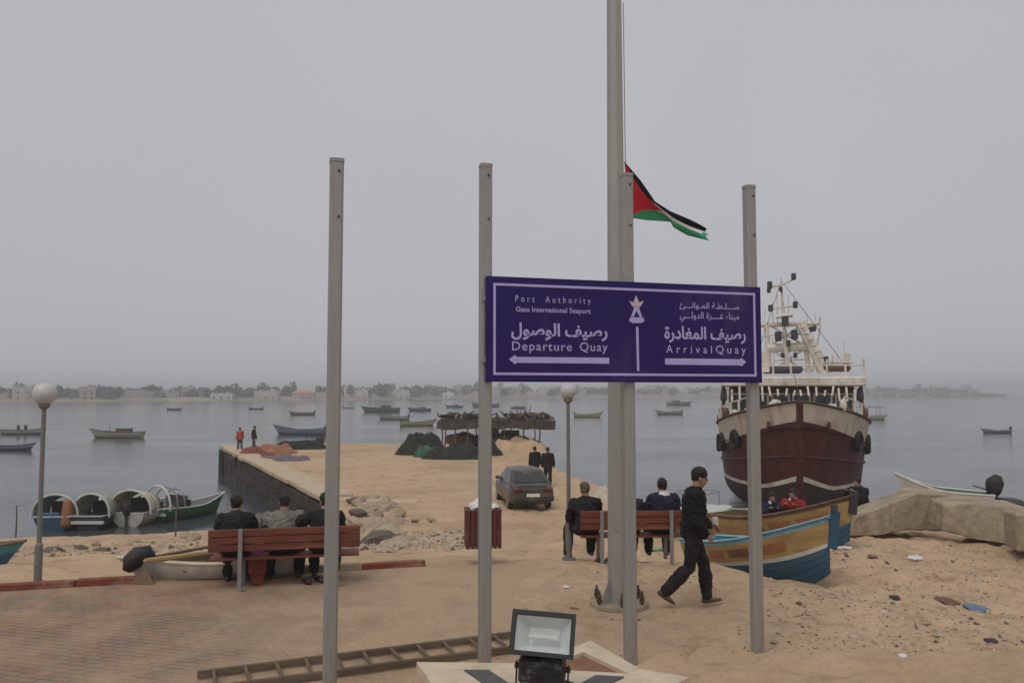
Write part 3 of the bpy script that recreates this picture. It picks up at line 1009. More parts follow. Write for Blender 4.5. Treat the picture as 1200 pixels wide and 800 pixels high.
nb = mg.node_tree.nodes['Principled BSDF']
nb.inputs['Base Color'].default_value = (.9, .93, .92, 1); nb.inputs['Roughness'].default_value = .12
nb.inputs['Transmission Weight'].default_value = 1.0; nb.inputs['IOR'].default_value = 1.1
_n = mg.node_tree.nodes.new('ShaderNodeTexNoise'); _n.inputs['Scale'].default_value = 9
_r = mg.node_tree.nodes.new('ShaderNodeMapRange'); _r.inputs['To Min'].default_value = .05; _r.inputs['To Max'].default_value = .35
mg.node_tree.links.new(_n.outputs['Fac'], _r.inputs['Value']); mg.node_tree.links.new(_r.outputs[0], nb.inputs['Roughness'])
b_ = MB(); b_.box((0, 0, 0), (W_ - .044, .004, H_ - .044)); gl_ = b_
gl_.v = [tuple(tl((v[0], v[1] - .024, v[2]))) for v in gl_.v]; gl_.build('glass', mg, flood)
M_scuff = mat('black_scuffed', (.02, .02, .022), .55, var=.3, vscale=8, dirt=(.45, .44, .42), dirt_amt=.28, dirt_scale=9)
b_ = MB(); b_.box((0, .055, .205), (.30, .19, .17), bev=.018); b_.build('gear_box', M_scuff, flood)
for zz in (.15, .19, .23):
    b_ = MB(); b_.box((0, -.045, zz), (.26, .014, .008)); b_.build('cooling_fin', M_black, flood)
b_ = MB()
for sx in (-1, 1):
    b_.tube([(sx * .10, .05, .012), (sx * .155, .05, .03), (sx * .172, .05, .09), (sx * .172, .05, .24)], [(.022, .006)] * 4, 8, side=(0, 1, 0))
b_.bar((-.12, .05, .0085), (.12, .05, .0085), .045, .012)
b_.build('bracket', M_black, flood)
for sx in (-1, 1):
    b_ = MB(); b_.cyl((sx * .145, .055, .21), (sx * .186, .055, .21), .02, n=8); b_.build('pivot_bolt', M_rust, flood)
b_ = MB(); b_.tube([(.1, .15, .11), (.22, .25, .05), (.35, .32, .015), (.5, .25, .012)], .009, 6); b_.build('cable', M_black, flood)

# ---- old wooden ladder lying on the paving
M_wood = mat('grey_wood', (.15, .11, .075), .85, var=.35, vscale=4, stretch=(.3, 4, 4), bump=.4)
la, lb = at_z(231, 791, .04), at_z(600, 744, .04)
ld = (lb - la); LL = ld.length
lad = thing('ladder', 'long grey wooden ladder lying flat on the paving behind the star', 'ladder', la, math.atan2(ld.y, ld.x))
for yy in (0, -.46):
    b_ = MB(); b_.box((LL / 2, yy, .01), (LL, .038, .07), bev=.008); b_.build('rail', M_wood, lad)
rung = MB(); rung.tube([(0, .02, 0), (.0, -.48, 0)], (.02, .015)[0], 8)
rme = rung.mesh('rung', M_wood)
nr = int(LL / .29)
for i in range(nr):
    child('rung', rme, lad, (.15 + i * .29, 0, .022), (0, 0, random.uniform(-.05, .05)))

# ---- benches
M_slat = mat('bench_red_slat', (.155, .042, .026), .6, var=.3, vscale=3, stretch=(.4, 5, 5), bump=.25, dirt=(.26, .12, .07), dirt_amt=.3)
M_leg = mat('bench_leg_grey', (.26, .25, .235), .6, metal=.2, var=.15, dirt=(.2, .13, .09), dirt_amt=.3)
def bench(px, py, z, L, rz, legs, label):
    p = at_z(px, py, z)
    o = thing('bench', label, 'bench', (p.x, p.y, Hs(p.x, p.y) if z == 0 else z), rz, 'red slatted benches facing the harbour')
    o.location.z = max(.0, Hs(p.x, p.y))
    for i, zz in enumerate((.555, .66, .765)):
        b = MB(); b.box((0, .0 + (.765 - zz) * .12, zz + .035), (L, .032, .098), bev=.008); b.build('back_slat', M_slat, o)
    for i in range(4):
        b = MB(); b.box((0, .10 + i * .105, .425), (L - .02, .095, .032), bev=.007); b.build('seat_slat', M_slat, o)
    for lx in legs:
        b = MB(); b.box((lx, -.028, .425), (.058, .05, .86), bev=.006); b.build('leg', M_leg, o)
        b = MB(); b.box((lx, .43, .205), (.058, .05, .42), bev=.006); b.build('leg', M_leg, o)
        b = MB(); b.box((lx, .20, .385), (.05, .40, .046), bev=.005); b.build('seat_bearer', M_leg, o)
        b = MB(); b.tube([(lx, .0, .60), (lx, .2, .64), (lx, .40, .62), (lx, .43, .43)], .016, 8); b.build('armrest', M_leg, o)
    return o
bench_l = bench(333.5, 690, 0, 2.06, R(12), (-.60, .70), 'red wooden bench on the left behind the bare post, three people sitting')
bench_r = bench(742, 661, 0, 1.68, R(2), (-.50, .62), 'red wooden bench behind the flagpole with people sitting, beside the walking man')

# ---- litter bin
M_bin = mat('bin_red', (.105, .028, .024), .6, var=.3, vscale=5, dirt=(.2, .1, .07), dirt_amt=.3)
M_bag = mat('white_plastic', (.68, .66, .64), .45, var=.1, vscale=9, bump=.5, bscale=20)
bp_ = at_z(565.5, 659, 0)
binn = thing('litter_bin', 'dark red slatted litter bin on a short post, rubbish bags heaped on top', 'litter bin', (bp_.x, bp_.y, 0), R(8))
b_ = MB(); b_.cyl((0, 0, -.1), (0, 0, .40), .04, n=10); b_.build('post', M_leg, binn)
b_ = MB(); b_.box((0, 0, .56), (.47, .36, .54)); b_.build('liner', M_black, binn)
sl_me = MB().box((0, 0, 0), (.062, .022, .60), bev=.005).mesh('slat', M_bin)
for i in range(8):
    for sy in (-1, 1):
        child('slat', sl_me, binn, (-.25 + i * .0715, sy * .205, .56))
for i in range(5):
    for sx in (-1, 1):
        child('slat', sl_me, binn, (sx * .272, -.14 + i * .07, .56), (0, 0, R(90)))
b_ = MB()
for sy in (-1, 1): b_.box((0, sy * .188, .855), (.57, .05, .03))
for sx in (-1, 1): b_.box((sx * .262, 0, .8555), (.05, .325, .03))
b_.build('rim', M_bin, binn)
def crumple(r, seed, sx=1, sz=.8, n=2):
    bm = bmesh.new(); bmesh.ops.create_icosphere(bm, subdivisions=n, radius=1)
    rr = random.Random(seed)
    for v in bm.verts:
        k = 1 + rr.uniform(-.28, .28)
        v.co = Vector((v.co.x * r * k * sx, v.co.y * r * k, v.co.z * r * k * sz))
    me = bpy.data.meshes.new('crumple'); bm.to_mesh(me); bm.free()
    return me
for i, (x, y, z, r) in enumerate(((-.13, -.02, .90, .10), (.02, .05, .93, .13), (.17, -.03, .89, .085))):
    me = crumple(r, 50 + i); me.materials.append(M_bag)
    o = child('rubbish_bag', me, binn, (x, y, z))

# ---- globe lamps
M_globe = mat('opal_globe', (.52, .52, .51), .4, var=.06)
M_lpole = mat('lamp_pole_paint', (.20, .19, .18), .55, metal=.2, var=.2, dirt=(.25, .18, .12), dirt_amt=.3)
def globe_lamp(px, py, z, top_py, rg, label):
    p = at_z(px, py, z)
    o = thing('globe_lamp', label, 'lamp', (p.x, p.y, z))
    zt = at_d(px, top_py, p.y).z - z          # centre of the globe
    b = MB(); b.tube([(0, 0, -.15), (0, 0, .55), (0, 0, .56), (0, 0, .60)], [.055, .055, .055, .036], 12)
    b.tube([(0, 0, .59), (0, 0, zt - rg - .02)], [.034, .030], 12); b.build('pole', M_lpole, o, auto=40)
    b = MB(); b.tube([(0, 0, zt - rg - .07), (0, 0, zt - rg - .03), (0, 0, zt - rg + .035)], [.035, .075, .085], 12); b.build('collar', M_lpole, o)
    b = MB(); b.ball((0, 0, zt), rg, 24); b.build('globe', M_globe, o, smooth=True)
    b = MB(); b.prism([(.11 * math.cos(R(a)), .11 * math.sin(R(a))) for a in range(0, 360, 30)], 0, .03); b.build('base_flange', M_lpole, o)
    return o
globe_lamp(44, 684, -.05, 461, .165, 'grey globe street lamp at the left edge of the plaza')
globe_lamp(666.5, 655, -.02, 458, .135, 'slim globe street lamp beyond the right bench, left of the flagpole')

# ================================================================== boats
def bmat(name, col, **k):
    a = dict(rough=.6, var=.18, vscale=2.5, bump=.25, bscale=12, dirt=tuple(c * .55 + .03 for c in col), dirt_amt=.35, dirt_scale=1.8)
    a.update(k)
    return mat('boat_' + name, col, **a)
BM = {
    'white': bmat('white', (.55, .54, .50)), 'cream': bmat('cream', (.56, .49, .36)), 'ochre': bmat('ochre', (.38, .25, .10), dirt=(.19, .125, .07), dirt_amt=.55, dirt_scale=3.0, stretch=(.5, .5, 1.6)),
    'orange': bmat('orange', (.30, .13, .05)), 'blue': bmat('blue', (.028, .095, .165), dirt=(.075, .11, .12), dirt_amt=.5, dirt_scale=3.2, stretch=(.5, .5, 1.6)), 'lblue': bmat('lblue', (.18, .36, .44)),
    'teal': bmat('teal', (.06, .22, .25)), 'green': bmat('green', (.05, .16, .07)), 'lgreen': bmat('lgreen', (.24, .30, .16)),
    'dark': bmat('dark', (.045, .045, .05)), 'brown': bmat('brown', (.15, .085, .045)), 'grey': bmat('grey', (.22, .23, .25)),
    'yellow': bmat('yellow', (.46, .39, .17)), 'maroon': bmat('maroon', (.060, .013, .014)), 'bluegrey': bmat('bluegrey', (.16, .21, .27)),
    'black': bmat('black', (.022, .02, .022)), 'palegreen': bmat('palegreen', (.34, .38, .29)), 'red': bmat('red', (.30, .04, .03)),
}

def hull(parent, L, B, D, bands, bow=.55, stern=.2, transom=.75, rake=.12, floor=.35, inner='grey', keel='dark', gun='dark', ns=26, fine=2.0, gw=.06):
    """open boat, +X is the bow, z = 0 at the keel. bands: [(share of the side's height, material), ...]"""
    nv = 14
    names = []
    for _, m in bands:
        if m not in names: names.append(m)
    def sec(u, t):
        # u 0 stern .. 1 bow, t 0 keel .. 1 sheer
        sheer = D * (1 + bow * max(0, (u - .45) / .55) ** 2.2 + stern * max(0, (.45 - u) / .45) ** 2)
        full = transom + (1 - transom) * min(1, u / .45) ** .8 if u < .45 else 1 - ((u - .45) / .55) ** fine
        full = max(full, .012)
        prof = (1 - (1 - t) ** 2.4) ** .62
        flare = .80 + .20 * t
        sharp = max(0, (u - .6) / .4)
        w = B / 2 * full * (prof * (1 - .45 * sharp) + .45 * sharp * t) * flare
        x = -L / 2 + L * u + rake * L * (t ** 1.3) * max(0, (u - .7) / .3) ** 1.5 - .03 * L * t * max(0, (.15 - u) / .15)
        kl = D * .28 * max(0, (u - .75) / .25) ** 2
        z = kl + (sheer - kl) * (t ** 1.05)
        return x, w, z
    b = MB(); P = []
    for i in range(ns + 1):
        u = i / ns
        row = []
        for j in range(nv, 0, -1): x, w, z = sec(u, j / nv); row.append((x, w, z))
        x, w, z = sec(u, 0); row.append((x, 0, z))
        for j in range(1, nv + 1): x, w, z = sec(u, j / nv); row.append((x, -w, z))
        P.append(row)
    def mf(i, j):
        t = 1 - (j + .5) / nv if j < nv else (j + .5 - nv) / nv
        a = 0
        for hgt, m in bands:
            a += hgt
            if t <= a + 1e-6: return names.index(m)
        return len(names) - 1
    b.grid(P, mfun=mf)
    b.add([P[0][j] for j in range(2 * nv + 1)], [tuple(range(2 * nv + 1))], names.index(bands[min(1, len(bands) - 1)][1]))
    b.build('hull', [BM[n_] for n_ in names], parent, auto=50)
    # inside: lining and floor
    b = MB(); Q = []
    for i in range(1, ns):
        u = i / ns
        xs_, ws_, zs_ = sec(u, 1); xf, wf, zf = sec(u, floor)
        ws_ = max(ws_ - gw, .006); wf = max(wf - gw * .8, .005)
        Q.append([(xs_, ws_, zs_ - .012), (xf, wf, zf), (xf, -wf, zf), (xs_, -ws_, zs_ - .012)])
    b.grid(Q); b.add([Q[0][0], Q[0][1], Q[0][2], Q[0][3]], [(0, 1, 2, 3)])
    b.build('lining', BM[inner], parent)
    # gunwale rail
    b = MB()
    for sgn in (1, -1):
        pts = []
        for i in range(ns + 1):
            x, w, z = sec(i / ns, 1); pts.append((x, sgn * max(w - gw * .35, .004), z + .012))
        b.tube(pts, [(gw * .75, .03)] * len(pts), 8, side=(0, 1, 0))
    b.build('gunwale', BM[gun], parent, auto=40)
    x, w, z = sec(0, 1)
    b = MB(); b.box((x + .02, 0, z), (gw, 2 * w, .05)); b.build('transom_cap', BM[gun], parent)
    for u in (.22, .45, .66):
        x, w, z = sec(u, .72)
        b = MB(); b.box((x, 0, z), (.22, 2 * w - gw, .035)); b.build('thwart', BM['brown'], parent)
    return sec

def outboard(parent, x, z, s=1.0, cowl='black'):
    o = MB()
    o.tube([(x, 0, z - .05 * s), (x - .03 * s, 0, z + .08 * s), (x - .06 * s, 0, z + .30 * s), (x - .04 * s, 0, z + .46 * s), (x, 0, z + .52 * s)],
           [(.13 * s, .15 * s), (.20 * s, .17 * s), (.24 * s, .18 * s), (.20 * s, .15 * s), (.08 * s, .07 * s)], 14, side=(1, 0, 0))
    c = o.build('outboard_cowl', BM[cowl], parent, smooth=True)
    o = MB(); o.box((x - .05 * s, 0, z - .40 * s), (.16 * s, .08 * s, .80 * s), bev=.02); o.box((x - .05 * s, 0, z - .62 * s), (.34 * s, .22 * s, .02 * s))
    o.caps((x - .12 * s, 0, z - .82 * s), (x + .12 * s, 0, z - .82 * s), .06 * s, .04 * s, 8)
    o.build('outboard_leg', BM['dark'], parent)
    o = MB(); o.tube([(x + .12 * s, 0, z + .1 * s), (x + .5 * s, .05 * s, z + .2 * s)], .02 * s, 6); o.build('tiller', BM['dark'], parent)

def boat_at(px, wl, heading, L, label, group=None, draft=.18, name='fishing_boat', z=None, **kw):
    p = at_z(px, wl, SEA if z is None else z)
    o = thing(name, label, 'boat', (p.x, p.y, (SEA - draft) if z is None else z), heading, group)
    return o, p

# moored boats: (px left, px right, waterline, heading sign, bands, details, label)
G_ = 'boats moored in the harbour'
moored = [
    (2, 50, 508.5, 1, [(.35, 'dark'), (.65, 'palegreen')], 'people', 'pale open boat with two upright figures built as plain cylinders, farther of two at the left edge'),
    (-14, 38, 527, 1, [(.45, 'dark'), (.55, 'grey')], '', 'dark low boat at the left edge, nearest of the boats out in the water'),
    (107, 170, 512.5, -1, [(.30, 'dark'), (.25, 'yellow'), (.45, 'palegreen')], 'cargo', 'yellowish boat with a smaller boat heaped on deck, moored alone on the left'),
    (195, 214, 480.5, 1, [(.5, 'grey'), (.5, 'dark')], '', 'tiny grey boat far out near the left part of the far shore'),
    (292, 308, 479.5, -1, [(.5, 'dark'), (.5, 'bluegrey')], '', 'tiny dark boat far out left of the bare post, above the pier end'),
    (340, 369, 486, -1, [(.5, 'dark'), (.5, 'grey')], '', 'small dark boat beyond the long blue-grey boat'),
    (322, 384, 509, -1, [(.35, 'dark'), (.65, 'bluegrey')], 'long', 'long blue-grey boat with high bow beyond the pier end, beside the bare post'),
    (402, 415, 478.5, 1, [(1, 'palegreen')], '', 'tiny pale boat far out just right of the bare post'),
    (425, 470, 482.5, -1, [(.4, 'dark'), (.6, 'green')], 'cargo', 'green boat with low clutter, farther one right of the bare post'),
    (443, 481, 491.5, -1, [(.35, 'dark'), (.65, 'palegreen')], '', 'pale green boat between the green one and the yellow one'),
    (469, 509, 498.5, 1, [(.3, 'dark'), (.7, 'yellow')], 'darkbow', 'yellow open boat with dark raised bow nearest the pier shelter'),
    (478, 506, 481.5, -1, [(.5, 'dark'), (.5, 'blue')], 'cargo', 'blue boat with low cabin left of the sign post'),
    (522, 543, 477.5, -1, [(.5, 'bluegrey'), (.5, 'blue')], 'cargo', 'small blue boat below the white far house'),
    (553, 586, 476.5, -1, [(.5, 'dark'), (.5, 'bluegrey')], '', 'flat dark boat half hidden behind the left sign post'),
    (598, 616, 478.5, 1, [(.5, 'dark'), (.5, 'grey')], 'cargo', 'small grey boat above the roof of the pier shelter'),
    (672, 705, 488.5, 1, [(.3, 'brown'), (.7, 'yellow')], 'darkbow', 'yellow boat with raised ends just right of the slim lamp'),
    (768, 801, 485.5, -1, [(.4, 'dark'), (.6, 'palegreen')], '', 'pale green boat below the sign, between flagpole and right post'),
    (780, 811, 474.5, 1, [(.5, 'dark'), (.5, 'grey')], 'cargo', 'far grey boat just below the sign, right of the flagpole'),
    (1150, 1186, 507, -1, [(.25, 'dark'), (.75, 'grey')], 'engine', 'small grey skiff floating alone on the right'),
]
for (x0, x1, wl, hs, bands, det, lab) in moored:
    pc = (x0 + x1) / 2
    p = at_z(pc, wl, SEA)
    L = (x1 - x0) / FPX * p.y / 1.12
    tilt = random.uniform(-.28, .28)
    L /= math.cos(tilt)
    B, D = L * .27, L * .135
    o = thing('fishing_boat', lab, 'boat', (p.x, p.y, SEA - D * .22), (0 if hs > 0 else math.pi) + tilt, G_)
    bow = .75 if det in ('long', 'darkbow') else .55
    hull(o, L, B, D, bands, bow=bow, stern=.35 if det in ('darkbow', 'long') else .15, inner='dark' if 'dark' in lab else 'grey', gun='dark' if det != 'engine' else 'white', ns=16)
    if det == 'cargo':
        o2 = MB()
        o2.box((-L * .12, 0, D * 1.25), (L * .30, B * .55, D * .7), bev=.08); o2.build('cabin', BM['brown'], o)
        o2 = MB(); o2.box((-L * .12, 0, D * 1.25 + D * .38), (L * .36, B * .66, D * .08)); o2.build('cabin_roof', BM['grey'], o)
        o2 = MB(); o2.cyl((L * .18, 0, D * .5), (L * .18, 0, D * 2.6), .05, .03, 6); o2.build('mast', BM['brown'], o)
        for k in range(4):
            me = crumple(D * .38, 90 + k); me.materials.append(BM['dark'])
            child('net_bundle', me, o, (L * (.02 + .09 * k), random.uniform(-.2, .2) * B, D * .95))
    if det == 'people':
        for k in (-.1, .08):
            o2 = MB(); o2.cyl((L * k, 0, D * .5), (L * k, 0, D * 2.0), .22, .2, 10); o2.build('figure_cylinder', BM['dark'], o)  # plain cylinders stand in for the two people aboard
    if det in ('engine', '', 'long', 'darkbow'):
        outboard(o, -L / 2 - .1, D * 1.1, .9)
    if det == 'darkbow':
        for sx in (1, -1):
            o2 = MB(); o2.bar((sx * L * (.50 if sx < 0 else .56), 0, D * .9), (sx * L * (.54 if sx < 0 else .61), 0, D * (1.5 if sx < 0 else 2.0)), .1, .12); o2.build('stem_post', BM['dark'], o)

# canopied boats by the beach, seen end on
def canopy_boat(px0, px1, wl, band, canopy, label, det, rz, fabric=True, L=4.6):
    pc = (px0 + px1) / 2
    p = at_z(pc, wl, SEA)
    W = (px1 - px0) / FPX * p.y
    o = thing('canopied_boat', label, 'boat', (p.x, p.y + 1.6, SEA - .16), R(90) + rz, 'canopied boats along the beach')
    B, D = W * .92, .72
    sec = hull(o, L, B, D, band, bow=.5, stern=.1, transom=.88, inner='grey', gun='white' if canopy != 'lgreen' else 'yellow', ns=18)
    # arched canopy of fabric over hoops
    zc = D * .95; hgt = 43 / FPX * p.y - zc + .16 - .12
    b = MB(); P = []
    for i in range(7):
        x = -L * .47 + i * L * .045
        sh = 1 - .035 * i
        row = []
        for j in range(15):
            a = math.pi * j / 14
            row.append((x, .99 * W / 2 * math.cos(a) * sh, zc + .05 + hgt * math.sin(a) ** .8 * sh))
        P.append(row)
    if fabric:
        b.grid(P)
        c = b.build('canopy', BM[canopy], o, smooth=True)
        md = c.modifiers.new('t', 'SOLIDIFY'); md.thickness = .03
    for i in (0, 3, 6):
        x = -L * .47 + i * L * .045
        sh = 1 - .035 * i
        b = MB(); b.tube([(x - .02, W / 2 * math.cos(math.pi * j / 20) * sh, zc + hgt * math.sin(math.pi * j / 20) ** .8 * sh + .03) for j in range(21)], .05 if i == 0 else .03, 8)
        b.build('hoop', BM['white' if i == 0 else 'grey'], o)
    b = MB(); b.box((-L * .10, 0, D * .9), (.08, B * .74, D * 1.1)); b.box((-L * .10, 0, D * 1.55), (.06, B * .5, D * .35), 1)
    b.build('dash', [BM['dark'], BM['grey']], o)
    b = MB(); b.box((-L * .47 + 6 * L * .045 + .05, 0, D * 1.2), (.05, B * .78, D * 1.15), bev=.02); b.build('shade_fill_panel', BM['dark'], o)  # dark panel added to stand in for the shade inside the boat
    if det == 'engine':
        outboard(o, -L / 2 - .12, D * 1.05, .95)
    if det == 'orange':
        b = MB(); b.caps((-L * .49, -B * .30, D * .7), (-L * .47, -B * .30, D * 1.9), .26, .20, 12); b.build('orange_float', BM['orange'], o, smooth=True)
        b = MB(); b.box((-L * .5, B * .1, D * 1.0), (.1, B * .5, .5), bev=.05); b.build('blue_tarp', BM['blue'], o)
    if det == 'plank':
        b = MB(); b.box((-L * .53, 0, D * .72), (.1, B * .95, .12)); b.build('bumper', BM['white'], o)
    for k in range(3):
        me = crumple(.22, 130 + k); me.materials.append(BM[random.choice(['dark', 'brown', 'dark'])])
        child('net_bundle', me, o, (-L * .38 + .4 * k, random.uniform(-.3, .3) * B, D * .85))
    return o
canopy_boat(40, 90, 619, [(.4, 'teal'), (.6, 'blue')], 'lblue', 'blue boat with arched canopy and orange float, leftmost of four by the beach', 'orange', .12)
canopy_boat(92, 135, 618, [(.5, 'black'), (.5, 'dark')], 'palegreen', 'dark boat under a white arched canopy, second from the left by the beach', 'plank', 0)
canopy_boat(137, 186, 614, [(.6, 'yellow'), (.4, 'white')], 'cream', 'pale boat with cream arched canopy and yellow rim, third from the left by the beach', 'engine', -.05)
g_ = canopy_boat(181, 226, 611, [(.45, 'green'), (.55, 'green')], 'lblue', 'green boat with bare hoops instead of a canopy, nearest the pier wall', 'plank', -.5, False, 3.6)
outboard(g_, -2.0, .8, 1.0)
# thin mooring stakes
M_stake = mat('stake_wood', (.11, .095, .08), .9, var=.3)
for px, py, top, z, lab in ((18, 633, 592, SEA, 'thin mooring stake in the shallows at the left edge'), (205, 642, 600, -2.75, 'thin stake on the beach below the green canopied boat')):
    p = at_z(px, py, z); zt = at_d(px, top, p.y).z
    b = MB(); b.tube([(0, 0, -.6), (.02, 0, (zt - z) * .5), (.0, 0, zt - z)], [.035, .03, .022], 7)
    b.tube([(0, 0, zt - z - .05), (.28, .05, zt - z + .03)], [.015, .01], 5)
    o = b.build('mooring_stake', M_stake); o.location = (p.x, p.y, Hs(p.x, p.y) if z > SEA else z); tag(o, lab, 'stake')

# ---- boats hauled up beside the plaza, bows to the right and up the beach
def beached(bow_px, bow_py, depth, L, B, D, ang, pitch, bands, label, **kw):
    """bow_px/py/depth: where the stem meets the gunwale"""
    o = thing('wooden_boat', label, 'boat', (0, 0, 0), ang)
    sec = hull(o, L, B, D, bands, **kw)
    x, w, z = sec(1, 1)
    M = Matrix.Rotation(ang, 3, 'Z') @ Matrix.Rotation(-pitch, 3, 'Y')
    p = at_d(bow_px, bow_py, depth) - M @ Vector((x, 0, z))
    o.location = p
    o.rotation_euler = (0, -pitch, ang)
    return o, sec
bo, sec = beached(972, 606, 13.3, 3.7, 1.55, .84, R(-70), R(11.5), [(.52, 'blue'), (.04, 'white'), (.36, 'ochre'), (.08, 'lblue')],
                  'blue and ochre wooden fishing boat beached beside the plaza, nearest to the walking man', bow=.34, stern=.12, rake=.05, inner='teal', gun='lblue', ns=40, fine=2.4, transom=.6, gw=.08)
xb, wb, zb = sec(1, 1); xk, wk, zk = sec(1, .35)
b_ = MB(); b_.bar((xk + .09, 0, zk + .10), (xb + .17, 0, zb + .10), .07, .15, up=(1, 0, 0)); b_.build('cutwater', BM['blue'], bo)
b_ = MB(); b_.box((xb + .15, 0, zb + .13), (.10, .09, .16), bev=.02); b_.build('stem_head', BM['dark'], bo)
def panel(parent, sec, u0, u1, t0, t1, m):
    b = MB(); P = []
    for i in range(9):
        u = u0 + (u1 - u0) * i / 8
        row = []
        for j in range(4):
            x, w, z = sec(u, t0 + (t1 - t0) * j / 3); row.append((x + .004, -(w + .007), z))
        P.append(row)
    b.grid(P); o = b.build('side_panel', m, parent); md = o.modifiers.new('t', 'SOLIDIFY'); md.thickness = .006; return o
for u0, u1, k in ((.34, .48, 'orange'), (.52, .66, 'brown'), (.70, .84, 'orange')):
    panel(bo, sec, u0, u1, .66, .82, BM[k])
bo2, sec2 = beached(1000, 581, 16.6, 3.8, 1.6, .80, R(-66), R(9.5), [(.40, 'blue'), (.05, 'white'), (.45, 'ochre'), (.10, 'brown')],
                    'ochre wooden boat with brown gunwale lying behind the blue one', bow=.40, stern=.15, rake=.07, inner='brown', gun='brown', ns=40, fine=2.2, gw=.09)
x, w, z = sec2(1, 1)
b_ = MB(); b_.bar((x - .10, 0, z - .36), (x + .05, 0, z + .10), .10, .14, up=(1, 0, 0)); b_.build('stem_post', BM['dark'], bo2)
for u0, u1, k in ((.40, .54, 'brown'), (.58, .72, 'orange'), (.76, .90, 'orange')):
    panel(bo2, sec2, u0, u1, .60, .80, BM[k])
for par_, sc_, ts_ in ((bo, sec, (.16, .28, .40)), (bo2, sec2, (.2, .32))):
    for t_ in ts_:
        for sg in (-1, 1):
            b_ = MB(); b_.tube([(lambda q: (q[0], sg * (q[1] + .002), q[2]))(sc_(u, t_)) for u in np.linspace(.02, .985, 30)], .009, 5); b_.build('plank_edge', BM['blue'], par_)
bo3, sec3 = beached(916, 595, 20.6, 3.1, 1.5, .80, R(-35), R(2), [(.6, 'lgreen'), (.25, 'green'), (.15, 'brown')],
                    'green wooden boat with pale tarp behind the walking man', bow=.25, stern=.15, rake=.06, inner='palegreen', gun='palegreen', ns=30, gw=.09)
b_ = MB(); b_.box((-.4, 0, .86), (1.3, 1.2, .16), bev=.06); b_.build('tarp', BM['white'], bo3)
b_ = MB()
for sx in (-1.1, -.1):
    for sy in (-.5, .5): b_.cyl((sx, sy, .6), (sx, sy, 1.32), .018, n=6)
    b_.cyl((sx, -.52, 1.31), (sx, .52, 1.31), .016, n=6)
for sy in (-.5, .5): b_.cyl((-1.1, sy, 1.32), (-.1, sy, 1.33), .016, n=6)
b_.build('rail_frame', BM['grey'], bo3)

# blue boat cut by the left edge
bl, secl = beached(30, 634, 16.4, 4.6, 1.6, .62, R(8), 0, [(.7, 'blue'), (.3, 'teal')], 'blue boat with brown deck on the beach, cut by the left edge', bow=.35, rake=.10, inner='brown', gun='brown', ns=24)
b_ = MB(); b_.box((.9, 0, .78), (1.7, .9, .05)); b_.build('foredeck', BM['brown'], bl)
b_ = MB(); b_.box((.0, 0, 1.0), (.9, .7, .55), bev=.06); b_.build('locker', BM['red'], bl)

# white skiff lying across the kerb behind the left bench
skp = at_z(212, 681, .0)
sk = thing('white_skiff', 'small weathered white skiff with planks and black engine cover beside the left bench', 'boat', (skp.x + .42, skp.y + .46, -.10), R(193))
secs = hull(sk, 2.35, 1.0, .34, [(.9, 'white'), (.1, 'cream')], bow=.2, stern=.1, inner='brown', gun='cream', ns=22, gw=.05)
b_ = MB(); b_.bar((1.0, .30, .42), (-.35, .10, .50), .13, .035); b_.build('plank', BM['ochre'], sk)
b_ = MB(); b_.bar((1.1, .1, .40), (.2, -.35, .46), .10, .03); b_.build('plank', BM['brown'], sk)
b_ = MB(); b_.add([(1.28, .42, .02), (.80, .56, .02), (.98, .36, .34), (1.24, .36, .02), (.84, .5, .02), (.98, .32, .34)], [(0, 1, 2), (5, 4, 3), (0, 3, 4, 1), (1, 4, 5, 2), (2, 5, 3, 0)])
b_.build('bow_board', BM['brown'], sk)
b_ = MB(); b_.tube([(1.30, .1, .24), (1.24, .1, .36), (1.14, .1, .45), (1.02, .1, .49), (.94, .1, .40)], [.07, .14, .145, .11, .05], 12); b_.build('engine_cover', BM['black'], sk, smooth=True)

# boats behind the concrete blocks
sb = at_d(1112, 583, 22.0)
sbo = thing('motor_skiff', 'white skiff with dark green inside and black outboard behind the concrete blocks', 'boat', (sb.x + .05, 22.3, -.56), R(160), ry=R(-3))
hull(sbo, 2.1, 1.15, .58, [(.8, 'white'), (.2, 'white')], bow=.65, stern=.0, inner='green', gun='white', ns=22, fine=2.2)
outboard(sbo, -1.12, .60, .95)
sb = at_d(1196, 582, 21.0)
sbo2 = thing('motor_skiff', 'white skiff with dark cover cut by the right edge behind the blocks', 'boat', (sb.x + 1.2, 21.5, -.95), R(178))
hull(sbo2, 3.0, 1.2, .55, [(1, 'white')], bow=.3, inner='grey', gun='white', ns=18)
b_ = MB(); b_.box((1.15, 0, .74), (.5, .7, .22), bev=.08); b_.build('cover', BM['dark'], sbo2)
# white boat with roof moored beyond the ship
p = at_z(1016, 491.5, SEA)
wb_ = thing('cabin_boat', 'pale boat with flat roof moored just right of the big ship', 'boat', (p.x, p.y, SEA - .2), 0.1)
hull(wb_, 8.0, 2.2, 1.0, [(.3, 'dark'), (.7, 'cream')], bow=.3, inner='grey', gun='white', ns=18)
b_ = MB(); b_.box((.3, 0, 3.0), (7.2, 2.2, .14)); b_.build('roof', BM['bluegrey'], wb_)
for sx in (-2.8, 0, 2.8, 3.6):
    for sy in (-.9, .9):
        b_ = MB(); b_.cyl((sx, sy, .9), (sx, sy, 2.95), .05, n=6); b_.build('roof_post', BM['white'], wb_)

